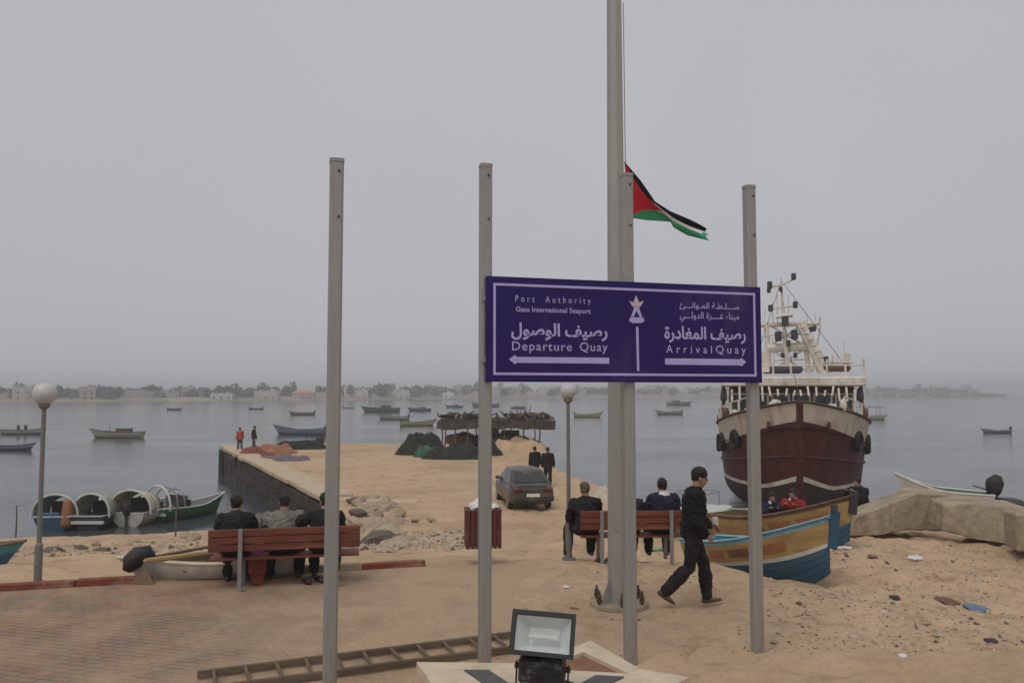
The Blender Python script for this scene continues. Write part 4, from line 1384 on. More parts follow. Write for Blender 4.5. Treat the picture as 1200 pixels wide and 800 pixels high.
# ================================================================== big fishing ship, bow towards the camera
ship_bow = at_d(937, 471, 33.0)
vd = Vector((ship_bow.x, ship_bow.y, 0)).normalized()
s_head = math.atan2(-vd.y, -vd.x) + R(3.4)
SL, SB, SD = 22.0, 7.1, 5.6
ship = thing('fishing_ship', 'big fishing ship seen bow on, maroon hull with white bulwark and mast', 'ship', (0, 0, 0), s_head)
M_sm = bmat('ship_maroon', (.085, .018, .017), var=.3, vscale=1.2, dirt_scale=1.1, stretch=(1, 1, .25), dirt=(.15, .07, .045), dirt_amt=.4)
M_sw = bmat('ship_white', (.60, .54, .44), vscale=.9, dirt_scale=1.3, stretch=(1, 1, .22), dirt=(.30, .17, .10), dirt_amt=.45)
M_sb = bmat('ship_bottom', (.045, .026, .024), vscale=.7, dirt_scale=.5)
M_scr = bmat('ship_cream', (.70, .64, .55), vscale=1, dirt_scale=2.2, dirt=(.34, .20, .12), dirt_amt=.42)
M_sbr = bmat('ship_brown', (.10, .055, .038))
M_glass = mat('ship_glass', (.03, .06, .055), .15, spec=.6, var=.2)
nu, nt = 48, 30
def ssec(u, t):
    """u 0 bow .. 1 stern along the side, t 0 keel .. 1 rail; local +X = bow"""
    z = None
    sheer = 4.25 + 1.42 * max(0, 1 - u / .55) ** 1.9
    fd = (1 - max(0, 1 - u / .36) ** 2.3) ** .80
    fk = (1 - max(0, 1 - u / .46) ** 2.1)
    k = t ** 1.1
    full = fk * (1 - k) + fd * k
    prof = (1 - (1 - min(1, t / .40)) ** 2.6) ** .6 if t < .40 else 1.0
    w = SB / 2 * full * prof * (.90 + .10 * t)
    if u > .8: w *= 1 - .12 * ((u - .8) / .2) ** 2
    x = -SL * u + (t - 1) * 1.7 * max(0, 1 - u / .3) ** 1.5
    return x, max(w, .05), t * sheer
def s_levels(u):
    """heights (as t) of the paint lines: bottom / boot stripe / maroon / bulwark"""
    sh = ssec(u, 1)[2]
    rise = .55 * max(0, 1 - u / .10) ** 1.4
    z1, z2, z3 = 1.80 + rise, 1.96 + rise * 1.12, sh - (.78 + .45 * min(1, u / .3))
    return ([z1 / sh * k / 12 for k in range(13)] + [z2 / sh] + [(z2 + (z3 - z2) * k / 10) / sh for k in range(1, 11)]
            + [(z3 + (sh - z3) * k / 4) / sh for k in range(1, 5)])
NR = 13 + 1 + 10 + 4
P = []
for i in range(nu + 1):
    u = (i / nu) ** 1.7
    tl_ = s_levels(u)
    row = [ssec(u, t) for t in reversed(tl_)]
    row += [(q[0], -q[1], q[2]) for q in (ssec(u, t) for t in tl_)]
    P.append(row)
b_ = MB()
def s_m(i, j):
    k = NR - 2 - j if j < NR - 1 else j - NR            # index of the band counted from the keel
    k = max(k, 0)
    return 3 if k < 12 else 2 if k < 13 else 1 if k < 23 else 0
b_.grid(P, mfun=s_m)
b_.build('hull', [M_sw, M_sm, M_scr, M_sb], ship, auto=45)
b_ = MB()                                              # stern face
b_.add([P[-1][j] for j in range(len(P[-1]))], [tuple(range(len(P[-1])))]); b_.build('stern_plate', M_sm, ship)
b_ = MB()                                              # deck
Q = []
for i in range(1, nu + 1):
    u = (i / nu) ** 1.7
    x, w, z = ssec(u, 1)
    Q.append([(x, w - .12, z - 1.0), (x, 0, z - .93), (x, -w + .12, z - 1.0)])
b_.grid(Q); b_.build('deck', M_sbr, ship)
b_ = MB()
for sg in (1, -1):
    pts = []
    for i in range(nu + 1):
        x, w, z = ssec((i / nu) ** 1.7, 1); pts.append((x, sg * (w - .02), z + .03))
    b_.tube(pts, [(.12, .06)] * len(pts), 8, side=(0, 1, 0))
b_.build('cap_rail', M_sbr, ship)
b_ = MB()                                              # stem bar
b_.tube([(ssec(0, t)[0] + .05, 0, ssec(0, t)[2]) for t in np.linspace(.12, 1, 12)], [(.14, .12)] * 12, 8, side=(0, 1, 0))
b_.build('stem_bar', M_sm, ship)
# stanchions and rails at the sides
for sg in (1, -1):
    for u in (.09, .13, .17, .21, .25, .29, .33, .37, .42, .47):
        x, w, z = ssec(u, 1)
        b = MB(); b.cyl((x, sg * (w - .05), z), (x, sg * (w - .05), z + .62), .055, n=6); b.build('stanchion', M_scr, ship)
        if int(u * 100) % 3 == 0:
            c = MB(); c.ball((x + .2, sg * (w - .12), z + .25), (.22, .16, .3), 8); c.build('fender', M_sbr if u > .2 else M_scr, ship, smooth=True)
    b = MB(); b.tube([(ssec(u, 1)[0], sg * (ssec(u, 1)[1] - .05), ssec(u, 1)[2] + .62) for u in np.linspace(.09, .47, 14)], .035, 6); b.build('hand_rail', M_scr, ship)
# wheelhouse
hx, hz = -9.3, 3.4
HW, HL, HT = 5.9, 5.0, 6.35                  # width, length, top
b_ = MB(); b_.box((hx, 0, (hz + HT) / 2), (HL, HW, HT - hz), bev=.08); b_.build('wheelhouse', M_sbr, ship)
b_ = MB(); b_.box((hx + HL / 2 + .03, 0, 4.72), (.05, HW * .98, .55)); b_.build('front_panel', M_scr, ship)
for k in range(6):
    yy = -HW / 2 + (k + .5) * HW / 6
    w_ = MB(); w_.box((hx + HL / 2 + .03, yy, 5.55), (.06, HW / 6 * .70, .78)); win = w_.build('window', M_glass, ship)
    f_ = MB()
    for sg in (-1, 1):
        f_.box((hx + HL / 2 + .06, yy + sg * HW / 12 * .80, 5.55), (.06, .10, .96))
        f_.box((hx + HL / 2 + .06, yy, 5.55 + sg * .44), (.058, HW / 6 * .70, .08))
    f_.build('frame', M_scr, win)
for sg in (-1, 1):
    for k in range(3):
        w_ = MB(); w_.box((hx + HL * .28 - k * 1.3, sg * (HW / 2 + .015), 5.55), (.8, .04, .75)); w_.build('window', M_glass, ship)
b_ = MB(); b_.box((hx + .3, 0, HT + .24), (HL + 1.2, 6.7, .46), bev=.06); b_.build('roof', M_scr, ship)
b_ = MB()
for k in range(9):
    yy = -3.3 + k * 6.6 / 8
    b_.cyl((hx + 3.1, yy, HT + .47), (hx + 3.1, yy, HT + 1.02 + (.3 if k in (6, 8) else 0)), .05, n=6)
b_.tube([(hx + 3.1, -3.3, HT + 1.02), (hx + 3.1, 3.3, HT + 1.02)], .035, 6); b_.build('roof_rail', M_scr, ship)
# goalpost mast (local +y = the viewer's left when looking at the bow, so signs are flipped)
def SP(px, py, depth_x):
    """point on the ship plane at local x, from photo pixels"""
    dpt = 33.0 - depth_x * 1.0
    p = at_d(px, py, dpt)
    return p
ship.location = (0, 0, 0)
Ms = Matrix.Rotation(s_head, 3, 'Z')
x0, w0, z0 = ssec(0, 1)
ship.location = Vector((ship_bow.x, ship_bow.y, 0)) - Ms @ Vector((x0, 0, 0)) + Vector((0, 0, ship_bow.z - z0))
Minv = Ms.transposed()
def loc(px, py, lx):
    """local point where the pixel's ray meets the ship's cross plane at local x = lx"""
    d = ray(px, py); o_ = Minv @ (Vector((0, 0, CAMH)) - ship.location); dl = Minv @ d
    t = (lx - o_.x) / dl.x
    return o_ + dl * t
mx_ = hx
def rod(parent, name, pts, r, m, n=7):
    b = MB(); b.tube([loc(*p) for p in pts], r, n); return b.build(name, m, parent)
rod(ship, 'gantry_post', [(902, 436, mx_), (898, 379, mx_)], .13, M_scr)
rod(ship, 'gantry_post', [(948, 436, mx_), (941, 379, mx_)], .13, M_scr)
rod(ship, 'cross_beam', [(888, 381, mx_), (960, 379, mx_)], .12, M_scr)
rod(ship, 'cross_beam', [(900, 408, mx_), (947, 406, mx_)], .24, M_scr)
rod(ship, 'boom', [(938, 378, mx_ + .4), (966, 436, mx_ + .4)], .26, M_scr)
rod(ship, 'boom', [(972, 436, mx_ - .6), (946, 398, mx_ - .6)], .14, M_scr)
rod(ship, 'mast', [(923, 437, mx_ + .2), (919, 380, mx_ + .2), (915, 326, mx_ + .2)], [.14, .10, .04], M_scr)
rod(ship, 'cross_arm', [(902, 362, mx_ + .2), (934, 358, mx_ + .2)], .05, M_scr)
rod(ship, 'cross_arm', [(899, 337, mx_ + .2), (916, 334, mx_ + .2), (932, 326, mx_ + .2)], .05, M_scr)
for p_, sc_ in (((902, 334), .26), ((901, 340), .2), ((915, 339), .18), ((930, 324), .24), ((903, 361), .24), ((932, 357), .24), ((920, 376), .34), ((912, 394), .34), ((931, 392), .34), ((924, 402), .22), ((917, 416), .18), ((932, 416), .2), ((968, 421), .22), ((954, 385), .2), ((950, 386), .2)):
    b = MB(); c = loc(p_[0], p_[1], mx_ + .35)
    b.box((c.x, c.y, c.z), (sc_, sc_, sc_ * 1.5), bev=.05); b.build('deck_lamp', BM['dark'], ship)
b = MB(); c = loc(914, 433, mx_ + 1); b.caps((c.x, c.y + .9, c.z), (c.x, c.y - .7, c.z), .22, .22, 10); b.build('searchlight', BM['dark'], ship, smooth=True)
rod(ship, 'roof_post', [(897, 436, mx_ + 1.5), (897, 412, mx_ + 1.5)], .22, M_scr)
rod(ship, 'roof_post', [(992, 436, mx_), (993, 414, mx_)], .14, M_scr)
b = MB(); c = loc(980, 431, mx_ + .5); b.caps((c.x, c.y - .5, c.z), (c.x, c.y + .5, c.z), .2, .2, 10); b.build('life_raft', M_sbr, ship, smooth=True)
rod(ship, 'aerial', [(908, 436, mx_), (905, 395, mx_)], .02, M_scr)
for a_, c_ in (((915, 328), (995, 434)), ((915, 330), (880, 440)), ((919, 380), (937, 470))):
    rod(ship, 'rigging', [(a_[0], a_[1], mx_ + .2), (c_[0], c_[1], mx_ + (.0 if c_[1] < 450 else 8.8))], .014, BM['dark'], 5)
# lattice, rails, ladders and stays
for a_, c_, r_ in (((898, 379), (947, 407), .05), ((941, 379), (900, 407), .05), ((900, 408), (948, 436), .05), ((947, 406), (902, 436), .05),
                   ((888, 381), (888, 374), .05), ((960, 379), (961, 371), .05), ((893, 436), (888, 381), .06), ((952, 436), (962, 379), .05), ((958, 436), (949, 404), .05),
                   ((890, 393), (941, 391), .04), ((907, 422), (948, 421), .05), ((960, 424), (1000, 425), .05), ((975, 436), (976, 416), .05), ((985, 436), (986, 414), .05), ((960, 410), (975, 436), .07)):
    rod(ship, 'lattice_bar', [(a_[0], a_[1], mx_ + random.uniform(-.3, .3)), (c_[0], c_[1], mx_ + random.uniform(-.3, .3))], r_, M_scr, 6)
for k in range(7):
    rod(ship, 'ladder_rung', [(938 + k * 4.2, 385 + k * 7, mx_ + .75), (944 + k * 4.2, 384 + k * 7, mx_ + .75)], .035, BM['grey'], 5)
for px, top in ((911, 345), (924, 346), (906, 352), (947, 366), (956, 366), (990, 398), (981, 405), (895, 362)):
    rod(ship, 'aerial', [(px, 384 if px < 970 else 436, mx_), (px + random.uniform(-2, 2), top, mx_)], .025, M_scr, 5)
rod(ship, 'radar_bar', [(909, 371, mx_ + .3), (929, 369, mx_ + .3)], .12, M_scr, 8)
for px in range(858, 1004, 9):
    if 886 < px < 894: continue
    rod(ship, 'deck_post', [(px, 470 - (6 if 900 < px < 980 else 0), hx + 4.2), (px + random.uniform(-2, 2), 455 - random.uniform(-3, 3), hx + 4.0)], .05, M_scr, 6)
for k in range(9):
    me = crumple(random.uniform(.22, .36), 240 + k); me.materials.append(random.choice([M_scr, BM['orange'], BM['dark'], BM['white'], M_sbr]))
    u_ = .05 + .035 * k; x_, w_, z_ = ssec(u_, 1); sg = 1 if k % 2 else -1
    child('gear_bundle', me, ship, (x_, sg * (w_ - .45), z_ + .10))
tm = MB()
tm.tube([(0, .36 * math.cos(a), .36 * math.sin(a)) for a in np.linspace(0, 2 * math.pi, 19)], .12, 8, cap=False)
tyre_me = tm.mesh('tyre_fender', M_tyre_s := mat('old_tyre', (.03, .028, .026), .9, var=.3))
for sg in (-1, 1):
    for u_ in (.16, .26, .40):
        x_, w_, z_ = ssec(u_, .78); x2_, w2_, z2_ = ssec(u_ + .01, .78)
        child('tyre_fender', tyre_me, ship, (x_, sg * (w_ + .10), z_), (0, 0, math.atan2(sg * (w2_ - w_), x2_ - x_) + math.pi / 2))
for sg in (-1, 1):
    pts = [ssec(u_, .60) for u_ in np.linspace(.004, .6, 24)]
    b = MB(); b.tube([(q[0], sg * (q[1] + .02), q[2]) for q in pts], .07, 7); b.build('rubbing_strake', M_sm, ship)
    b = MB(); x_, w_, z_ = ssec(.05, .86); b.box((x_ + .1, sg * (w_ + .02), z_), (.5, .10, .34), bev=.04); b.build('hawse_plate', M_sbr, ship)
# lamps hanging at the wheelhouse sides, foredeck clutter
for px in (848, 1008):
    b = MB(); c = loc(px, 462, hx + 3); b.caps((c.x, c.y, c.z - .2), (c.x, c.y, c.z + .2), .17, .13, 8); b.cyl((c.x, c.y, c.z + .2), (c.x, c.y, c.z + .6), .03, n=5); b.build('buoy', BM['dark'], ship)
b = MB(); c = loc(866, 450, hx + 1.5)
for k in range(5):
    me = crumple(.34, 200 + k); me.materials.append(random.choice([M_sbr, BM['dark'], M_scr]))
    q = Vector((-3.2 - .3 * k, random.uniform(-1.2, 1.2), 4.75)); child('net_bundle', me, ship, q)
b = MB(); b.box((-4.0, .0, 4.9), (1.0, 1.6, .9), bev=.1); b.cyl((-4.0, -1.1, 5.0), (-4.0, 1.1, 5.0), .34, n=12); b.build('windlass', M_sbr, ship)
for sg in (-1, 1):
    b = MB(); b.tube([(hx + 2.6, sg * 3.2, HT + .1), (hx + 2.6, sg * 3.25, 4.5)], .09, 8); b.build('roof_support', M_sbr, ship)

# ================================================================== car
M_paint = mat('car_paint', (.055, .052, .047), .42, metal=.25, spec=.5, var=.08, coat=.25, dirt=(.22, .17, .12), dirt_amt=.38, dirt_scale=1.4)
M_cglass = mat('car_glass', (.03, .034, .036), .10, spec=.5, var=.1)
M_tyre = mat('tyre', (.022, .021, .02), .9, var=.2, dirt=(.2, .15, .1), dirt_amt=.35)
M_rim = mat('wheel_rim', (.30, .30, .30), .4, metal=.6)
M_tail = mat('tail_light', (.16, .012, .012), .25, coat=.4)
M_plate = mat('number_plate', (.70, .70, .66), .5)
cp = at_z(616, 603, PIER_Z - .15)
car_z = Hs(cp.x, cp.y + 1.5)
car = thing('sedan', 'dusty dark grey sedan seen from behind on the sandy track', 'car', (cp.x - .1, cp.y + 2.0, car_z), R(10))
# local +Y forward
def carloft(stations, n=20):
    P = []
    for (y, w, zb, zt, sq) in stations:
        row = []
        for j in range(n):
            a = 2 * math.pi * j / n
            cx, cz = math.cos(a), math.sin(a)
            e = sq
            x = w / 2 * math.copysign(abs(cx) ** e, cx)
            z = (zb + zt) / 2 + (zt - zb) / 2 * math.copysign(abs(cz) ** e, cz)
            row.append((x, y, z))
        row.append(row[0])
        P.append(row)
    return P
b_ = MB()
P = carloft([(-2.12, 1.46, .38, .80, .5), (-2.06, 1.58, .30, .90, .42), (-1.8, 1.66, .22, .965, .38), (-1.2, 1.69, .20, .95, .36), (0, 1.70, .19, .92, .36),
             (1.0, 1.69, .20, .92, .36), (1.5, 1.66, .20, .86, .38), (1.95, 1.55, .26, .74, .42), (2.1, 1.36, .36, .64, .5)])
b_.grid(P); b_.add(P[0][:-1], [tuple(range(20))]); b_.add(P[-1][:-1], [tuple(range(20))])
body = b_.build('body', M_paint, car, auto=50)
# glasshouse: side-profile trapezoids
prof = [(-1.78, .93), (-.98, 1.385), (-.55, 1.43), (.25, 1.42), (1.10, .91)]
b_ = MB()
Pl = []
for (y, z) in prof:
    k = (z - .9) / .53
    wv = .79 - .21 * k
    Pl.append([(-wv, y, z - .0), (-wv * .86, y, z + .02 * k), (0, y, z + .045 * k), (wv * .86, y, z + .02 * k), (wv, y, z)])
b_.grid(Pl)
base = [(-.79, y, .905) for y, z in prof], [(.79, y, .905) for y, z in prof]
for sgi, sd_ in enumerate(base):
    e = [Pl[i][0 if sgi == 0 else 4] for i in range(5)]
    b_.grid([list(sd_), e])
cabin = b_.build('cabin', M_paint, car, auto=35)
def quad(parent, name, m, pts, off):
    b = MB(); a = [Vector(p) for p in pts]
    nrm = (a[1] - a[0]).cross(a[2] - a[0]).normalized()
    if nrm.dot(Vector(off)) < 0: nrm = -nrm
    n_ = len(a)
    vs = [p + nrm * .012 for p in a] + [p - nrm * .004 for p in a]
    b.add(vs, [tuple(range(n_)), tuple(range(2 * n_ - 1, n_ - 1, -1))] + [(i, (i + 1) % n_, n_ + (i + 1) % n_, n_ + i) for i in range(n_)])
    return b.build(name, m, parent)
quad(car, 'rear_window', M_cglass, [(-.64, -1.66, 1.015), (.64, -1.66, 1.015), (.50, -1.06, 1.355), (-.50, -1.06, 1.355)], (0, -1, 1))
quad(car, 'windscreen', M_cglass, [(-.66, 1.0, .98), (.66, 1.0, .98), (.52, .34, 1.385), (-.52, .34, 1.385)], (0, 1, 1))
for sg in (-1, 1):
    def sidep(y, k): return (sg * (.79 - .21 * k), y, .9 + .53 * k)
    quad(car, 'side_window', M_cglass, [sidep(-1.45, .18), sidep(-.92, .86), sidep(-.50, .90), sidep(-.50, .10)], (sg, 0, 0))
    quad(car, 'side_window', M_cglass, [sidep(-.42, .10), sidep(-.42, .90), sidep(.22, .88), sidep(.85, .18), sidep(.85, .10)], (sg, 0, 0))
    b = MB(); b.box((sg * .87, .78, .98), (.16, .10, .13), bev=.03); b.build('wing_mirror', M_paint, car)
    b = MB(); b.box((sg * .56, -2.085, .745), (.38, .07, .17), bev=.02); b.build('tail_light', M_tail, car)
    b = MB(); b.box((sg * .55, 2.06, .60), (.34, .08, .14), bev=.02); b.build('headlight', mat('headlight', (.6, .6, .58), .2), car)
    for yy in (-1.30, 1.28):
        wh = bpy.data.objects.new('wheel', None); COL.objects.link(wh); wh.parent = car; wh.location = (sg * .73, yy, .31)
        b = MB(); b.tube([(-.09, 0, 0), (-.08, 0, 0), (.08, 0, 0), (.09, 0, 0)], [.27, .31, .31, .27], 20); b.build('tyre', M_tyre, wh)
        b = MB(); b.tube([(-.095, 0, 0), (.095, 0, 0)], .19, 16); b.build('rim', M_rim, wh)
    b = MB(); b.box((sg * .855, .05, .80), (.02, .16, .03)); b.build('door_handle', M_black, car)
b = MB(); b.box((0, -2.11, .46), (1.58, .14, .20), bev=.04); b.build('rear_bumper', mat('bumper', (.035, .033, .03), .7, var=.2, dirt=(.2, .15, .1), dirt_amt=.35), car)
b = MB(); b.box((0, 2.10, .44), (1.46, .14, .20), bev=.04); b.build('front_bumper', MATS['bumper'], car)
b = MB(); b.box((0, -2.19, .60), (.50, .02, .12)); pl_ = b.build('number_plate', M_plate, car)
b = MB(); b.box((0, -2.10, .93), (1.1, .03, .02)); b.build('boot_edge', M_black, car)
b = MB(); b.cyl((.5, -2.2, .27), (.5, -1.9, .27), .03, n=8); b.build('exhaust', M_rust, car)

# ================================================================== pier shelter, nets, heaps
M_thatch = mat('shelter_roof', (.085, .066, .052), .95, var=.45, vscale=2, bump=.8, bscale=8)
M_net = mat('net_dark', (.022, .026, .022), .95, var=.6, vscale=2.5, bump=1, bscale=12)
M_netg = mat('net_green', (.04, .10, .07), .95, var=.6, vscale=3, bump=1, bscale=12)
M_neto = mat('net_orange', (.30, .135, .08), .95, var=.4, vscale=3, bump=1, bscale=12)
M_dkw = mat('dark_wood', (.07, .055, .045), .9, var=.4, vscale=3)
shp = at_z(583, 526, PIER_Z)
shd = shp.y
def S(px, py, dd=0):
    p = at_d(px, py, shd + dd); return Vector((p.x - shp.x, p.y - shp.y, p.z - PIER_Z))
shel = thing('pier_shelter', 'ramshackle flat-roofed wooden shelter on thin posts at the pier end', 'shelter', (shp.x, shp.y, PIER_Z))
b = MB()
P = []
for i, px in enumerate(range(515, 651, 9)):
    zt = S(px, 491 + (0 if px < 600 else -(px - 600) * .02))
    row = []
    for dd in (-1.6, -.6, .6, 1.8):
        row.append(Vector((zt.x, zt.y + dd, zt.z + random.uniform(-.12, .12) + .06 * dd)))
    P.append(row)
b.grid(P)
rf_ = b.build('roof', M_thatch, shel); md = rf_.modifiers.new('t', 'SOLIDIFY'); md.thickness = .62
for k in range(26):
    px = 516 + k * 5.0
    a_ = S(px, 488 + random.uniform(-2, 3)); 
    b = MB(); b.bar(a_ + Vector((0, -1.9, random.uniform(-.1, .2))), a_ + Vector((random.uniform(-.4, .4), 2.0, .25)), .16, .06); b.build('roof_board', M_dkw if k % 4 else BM['brown'], shel)
for px, dd in ((519, -1.3), (519, 1.4), (534, -1.3), (548, -1.3), (556, 1.4), (590, -1.3), (598, 1.4), (612, -1.3), (625, -1.3), (632, 1.4)):
    q = S(px, 492)
    b = MB(); b.tube([(q.x, q.y + dd, -.3), (q.x + .1, q.y + dd, q.z * .5), (q.x, q.y + dd, q.z + .1)], [.06, .05, .045], 6); b.build('post', BM['brown'], shel)
b = MB(); q = S(573, 512); b.box((q.x, .2, .85), (1.5, 1.2, 1.7), bev=.05); b.build('locker', BM['dark'], shel)
b = MB(); q = S(598, 512); b.box((q.x, .5, .7), (1.4, 1.2, 1.4), bev=.05); b.build('back_wall', M_thatch, shel)
for k in range(16):
    me = crumple(random.uniform(.3, .75), 400 + k, 1.5, .8); me.materials.append(random.choice([M_net, M_dkw, BM['brown'], M_thatch]))
    q = S(random.uniform(530, 628), 515); child('stored_gear', me, shel, (q.x, random.uniform(-.6, 1.4), .3 + random.uniform(0, .5)))
for k in range(22):
    me = crumple(random.uniform(.18, .4), 430 + k, 1.7, .6); me.materials.append(random.choice([M_net, M_dkw, BM['grey'], M_thatch]))
    q = S(random.uniform(518, 645), 489); child('roof_clutter', me, shel, (q.x, random.uniform(-1.4, 1.4), q.z + .12))
for k in range(4):
    q = S(602 + k * 5, 492); b = MB(); b.bar(q, q + Vector((.35, 0, .9 + .2 * (k % 2))), .06, .06); b.build('roof_stick', BM['brown'], shel)

def heap(px, py, z, w, d, h, m, label, cat, name, seed):
    p = at_z(px, py, z)
    rr = random.Random(seed)
    b = MB(); P = []
    n = 26
    for i in range(n + 1):
        row = []
        for j in range(n + 1):
            x, y = (i / n - .5) * 2, (j / n - .5) * 2
            r_ = math.hypot(x, y)
            zz = h * max(0, 1 - r_ ** 2.6) ** .75 * (.9 + 1.1 * float(vnoise(np.array(x * 2.2 + seed), np.array(y * 2.2), seed))) + h * .42 * float(vnoise(np.array(x * 7), np.array(y * 7), seed + 1)) * (r_ < 1)
            row.append((x * w / 2, y * d / 2, zz - .06))
        P.append(row)
    b.grid(P)
    o = b.build(name, m, smooth=True); o.location = (p.x, p.y, Hs(p.x, p.y)); tag(o, label, cat)
    return o
heap(492, 532, PIER_Z, 3.6, 2.2, 1.5, M_net, 'tall dark heap of fishing net left of the pier shelter', 'net heap', 'net_heap', 3)
heap(503, 535, PIER_Z, 2.2, 1.6, .7, M_netg, 'low greenish net heap in front of the tall dark one', 'net heap', 'net_heap', 4)
heap(533, 537, PIER_Z, 4.6, 2.0, .9, M_net, 'long low dark net heap under the pier shelter', 'net heap', 'net_heap', 5)
heap(570, 533, PIER_Z, 2.4, 1.8, 1.0, M_net, 'dark net heap behind the left sign post on the pier', 'net heap', 'net_heap', 6)
heap(320, 531, PIER_Z, 3.6, 3.0, .65, M_neto, 'orange net heap near the pier corner', 'net heap', 'net_heap', 7)
heap(300, 533, PIER_Z, 3.0, 2.4, .45, mat('net_red', (.20, .06, .05), .95, var=.4, bump=1), 'reddish net spread on the pier edge left of the orange heap', 'net heap', 'net_heap', 8)
heap(333, 539, PIER_Z, 3.4, 2.0, .5, mat('net_grey', (.16, .13, .15), .95, var=.4, bump=1), 'flat purplish grey net heap in front of the orange one', 'net heap', 'net_heap', 9)
heap(350, 526, PIER_Z, 4.6, 1.6, .7, M_net, 'long dark net heap right of the orange one', 'net heap', 'net_heap', 10)
heap(720, 560, -1.75, 1.1, .9, .5, M_net, 'small dark bundle at the water edge right of the slim lamp', 'bundle', 'net_bundle', 12)
heap(606, 528, PIER_Z, 5.0, 3.0, .9, SAND, 'low sand mound right of the pier shelter', 'mound', 'sand_mound', 13)
heap(706, 590, -1.7, 1.5, 1.4, .62, mat('sack', (.50, .43, .34), .9, var=.2, bump=.6), 'pale sack heap behind the right bench, left of the flagpole', 'sack heap', 'sack_heap', 14)

# ================================================================== concrete blocks on the right
def slab(pts_front, depth0, depth1, thick, label, m):
    """long tilted block: photo outline of its near face at given depths, thickness to the back"""
    vs = []
    for (px, py, d) in pts_front: vs.append(at_d(px, py, d))
    n_ = len(vs)
    back = [v + Vector((.25, 1, 0)).normalized() * thick for v in vs]
    c = sum(vs, Vector()) / n_
    b = MB()
    b.add([v - c for v in vs] + [v - c for v in back], [tuple(range(n_)), tuple(range(2 * n_ - 1, n_ - 1, -1))] + [(i, (i + 1) % n_, n_ + (i + 1) % n_, n_ + i) for i in range(n_)])
    me = b.mesh('concrete_block', m)
    bm = bmesh.new(); bm.from_mesh(me)
    bmesh.ops.bevel(bm, geom=list(bm.edges), offset=.035, segments=1, affect='EDGES')
    bmesh.ops.triangulate(bm, faces=bm.faces)
    bmesh.ops.subdivide_edges(bm, edges=bm.edges, cuts=2, use_grid_fill=True)
    bmesh.ops.subdivide_edges(bm, edges=bm.edges, cuts=2, use_grid_fill=True)
    co = np.array([v.co for v in bm.verts])
    dn = vnoise(co[:, 0] * 2.2 + co[:, 1], co[:, 2] * 2.6 + co[:, 1], 21) * .025 + vnoise(co[:, 0] * 6 + co[:, 1] * 3, co[:, 2] * 7, 22) * .022 + vnoise(co[:, 0] * 15, co[:, 2] * 15 + co[:, 1] * 11, 23) * .016
    bm.normal_update()
    for v, k in zip(list(bm.verts), dn): v.co += v.normal * k
    bm.to_mesh(me); bm.free()
    me.polygons.foreach_set('use_smooth', [True] * len(me.polygons)); me.set_sharp_from_angle(angle=R(18))
    o = bpy.data.objects.new('concrete_block', me); COL.objects.link(o); o.location = c
    tag(o, label, 'concrete block', 'broken concrete blocks on the beach')
    return o
slab([(990, 628, 18.6), (1003, 605, 18.6), (1075, 577, 19.2), (1112, 579, 19.4), (1112, 622, 19.4), (1062, 621, 19.0), (1030, 627, 18.7)], 0, 0, 1.1,
     'long tilted concrete block sloping down to the left towards the boats', M_concrete)
slab([(1103, 622, 17.6), (1106, 591, 17.6), (1150, 590, 17.5), (1204, 595, 17.2), (1210, 640, 17.0), (1185, 638, 17.1), (1145, 632, 17.4)], 0, 0, 1.2,
     'big broken concrete block lying in front of the white skiff', M_concrete)
slab([(1190, 602, 15.9), (1230, 604, 15.8), (1240, 650, 15.8), (1192, 646, 15.9)], 0, 0, .7, 'concrete block cut by the right edge', M_concrete)

# ================================================================== people
M_skin = mat('skin', (.34, .19, .125), .6, var=.1, vscale=12, spec=.35)
M_hair = mat('hair_black', (.012, .010, .009), .6, var=.3, vscale=30, bump=.5, bscale=90)
M_eye = mat('eye_dark', (.02, .018, .016), .3)
M_lip = mat('lip', (.26, .10, .08), .6)
CL = {}
def cloth(name, col, rough=.9):
    if name not in CL:
        CL[name] = mat('cloth_' + name, col, rough, spec=.25, var=.35, vscale=7, bump=.7, bscale=28, dirt=tuple(c * 1.6 + .012 for c in col), dirt_amt=.3, dirt_scale=5)
    return CL[name]
cloth('black', (.016, .016, .018)); cloth('charcoal', (.035, .034, .036)); cloth('grey', (.17, .165, .145)); cloth('navy', (.018, .022, .045))
cloth('white', (.60, .59, .60)); cloth('red', (.26, .02, .025)); cloth('orangered', (.42, .09, .05)); cloth('dark_trousers', (.020, .019, .021)); cloth('brown', (.09, .06, .045))
cloth('jeans', (.05, .06, .09)); cloth('olive', (.10, .09, .06)); cloth('blue', (.05, .08, .18))
M_shoe = mat('shoe', (.035, .026, .022), .6, var=.2, dirt=(.25, .18, .12), dirt_amt=.3)
M_sandal = mat('sandal', (.10, .055, .035), .7, var=.2)

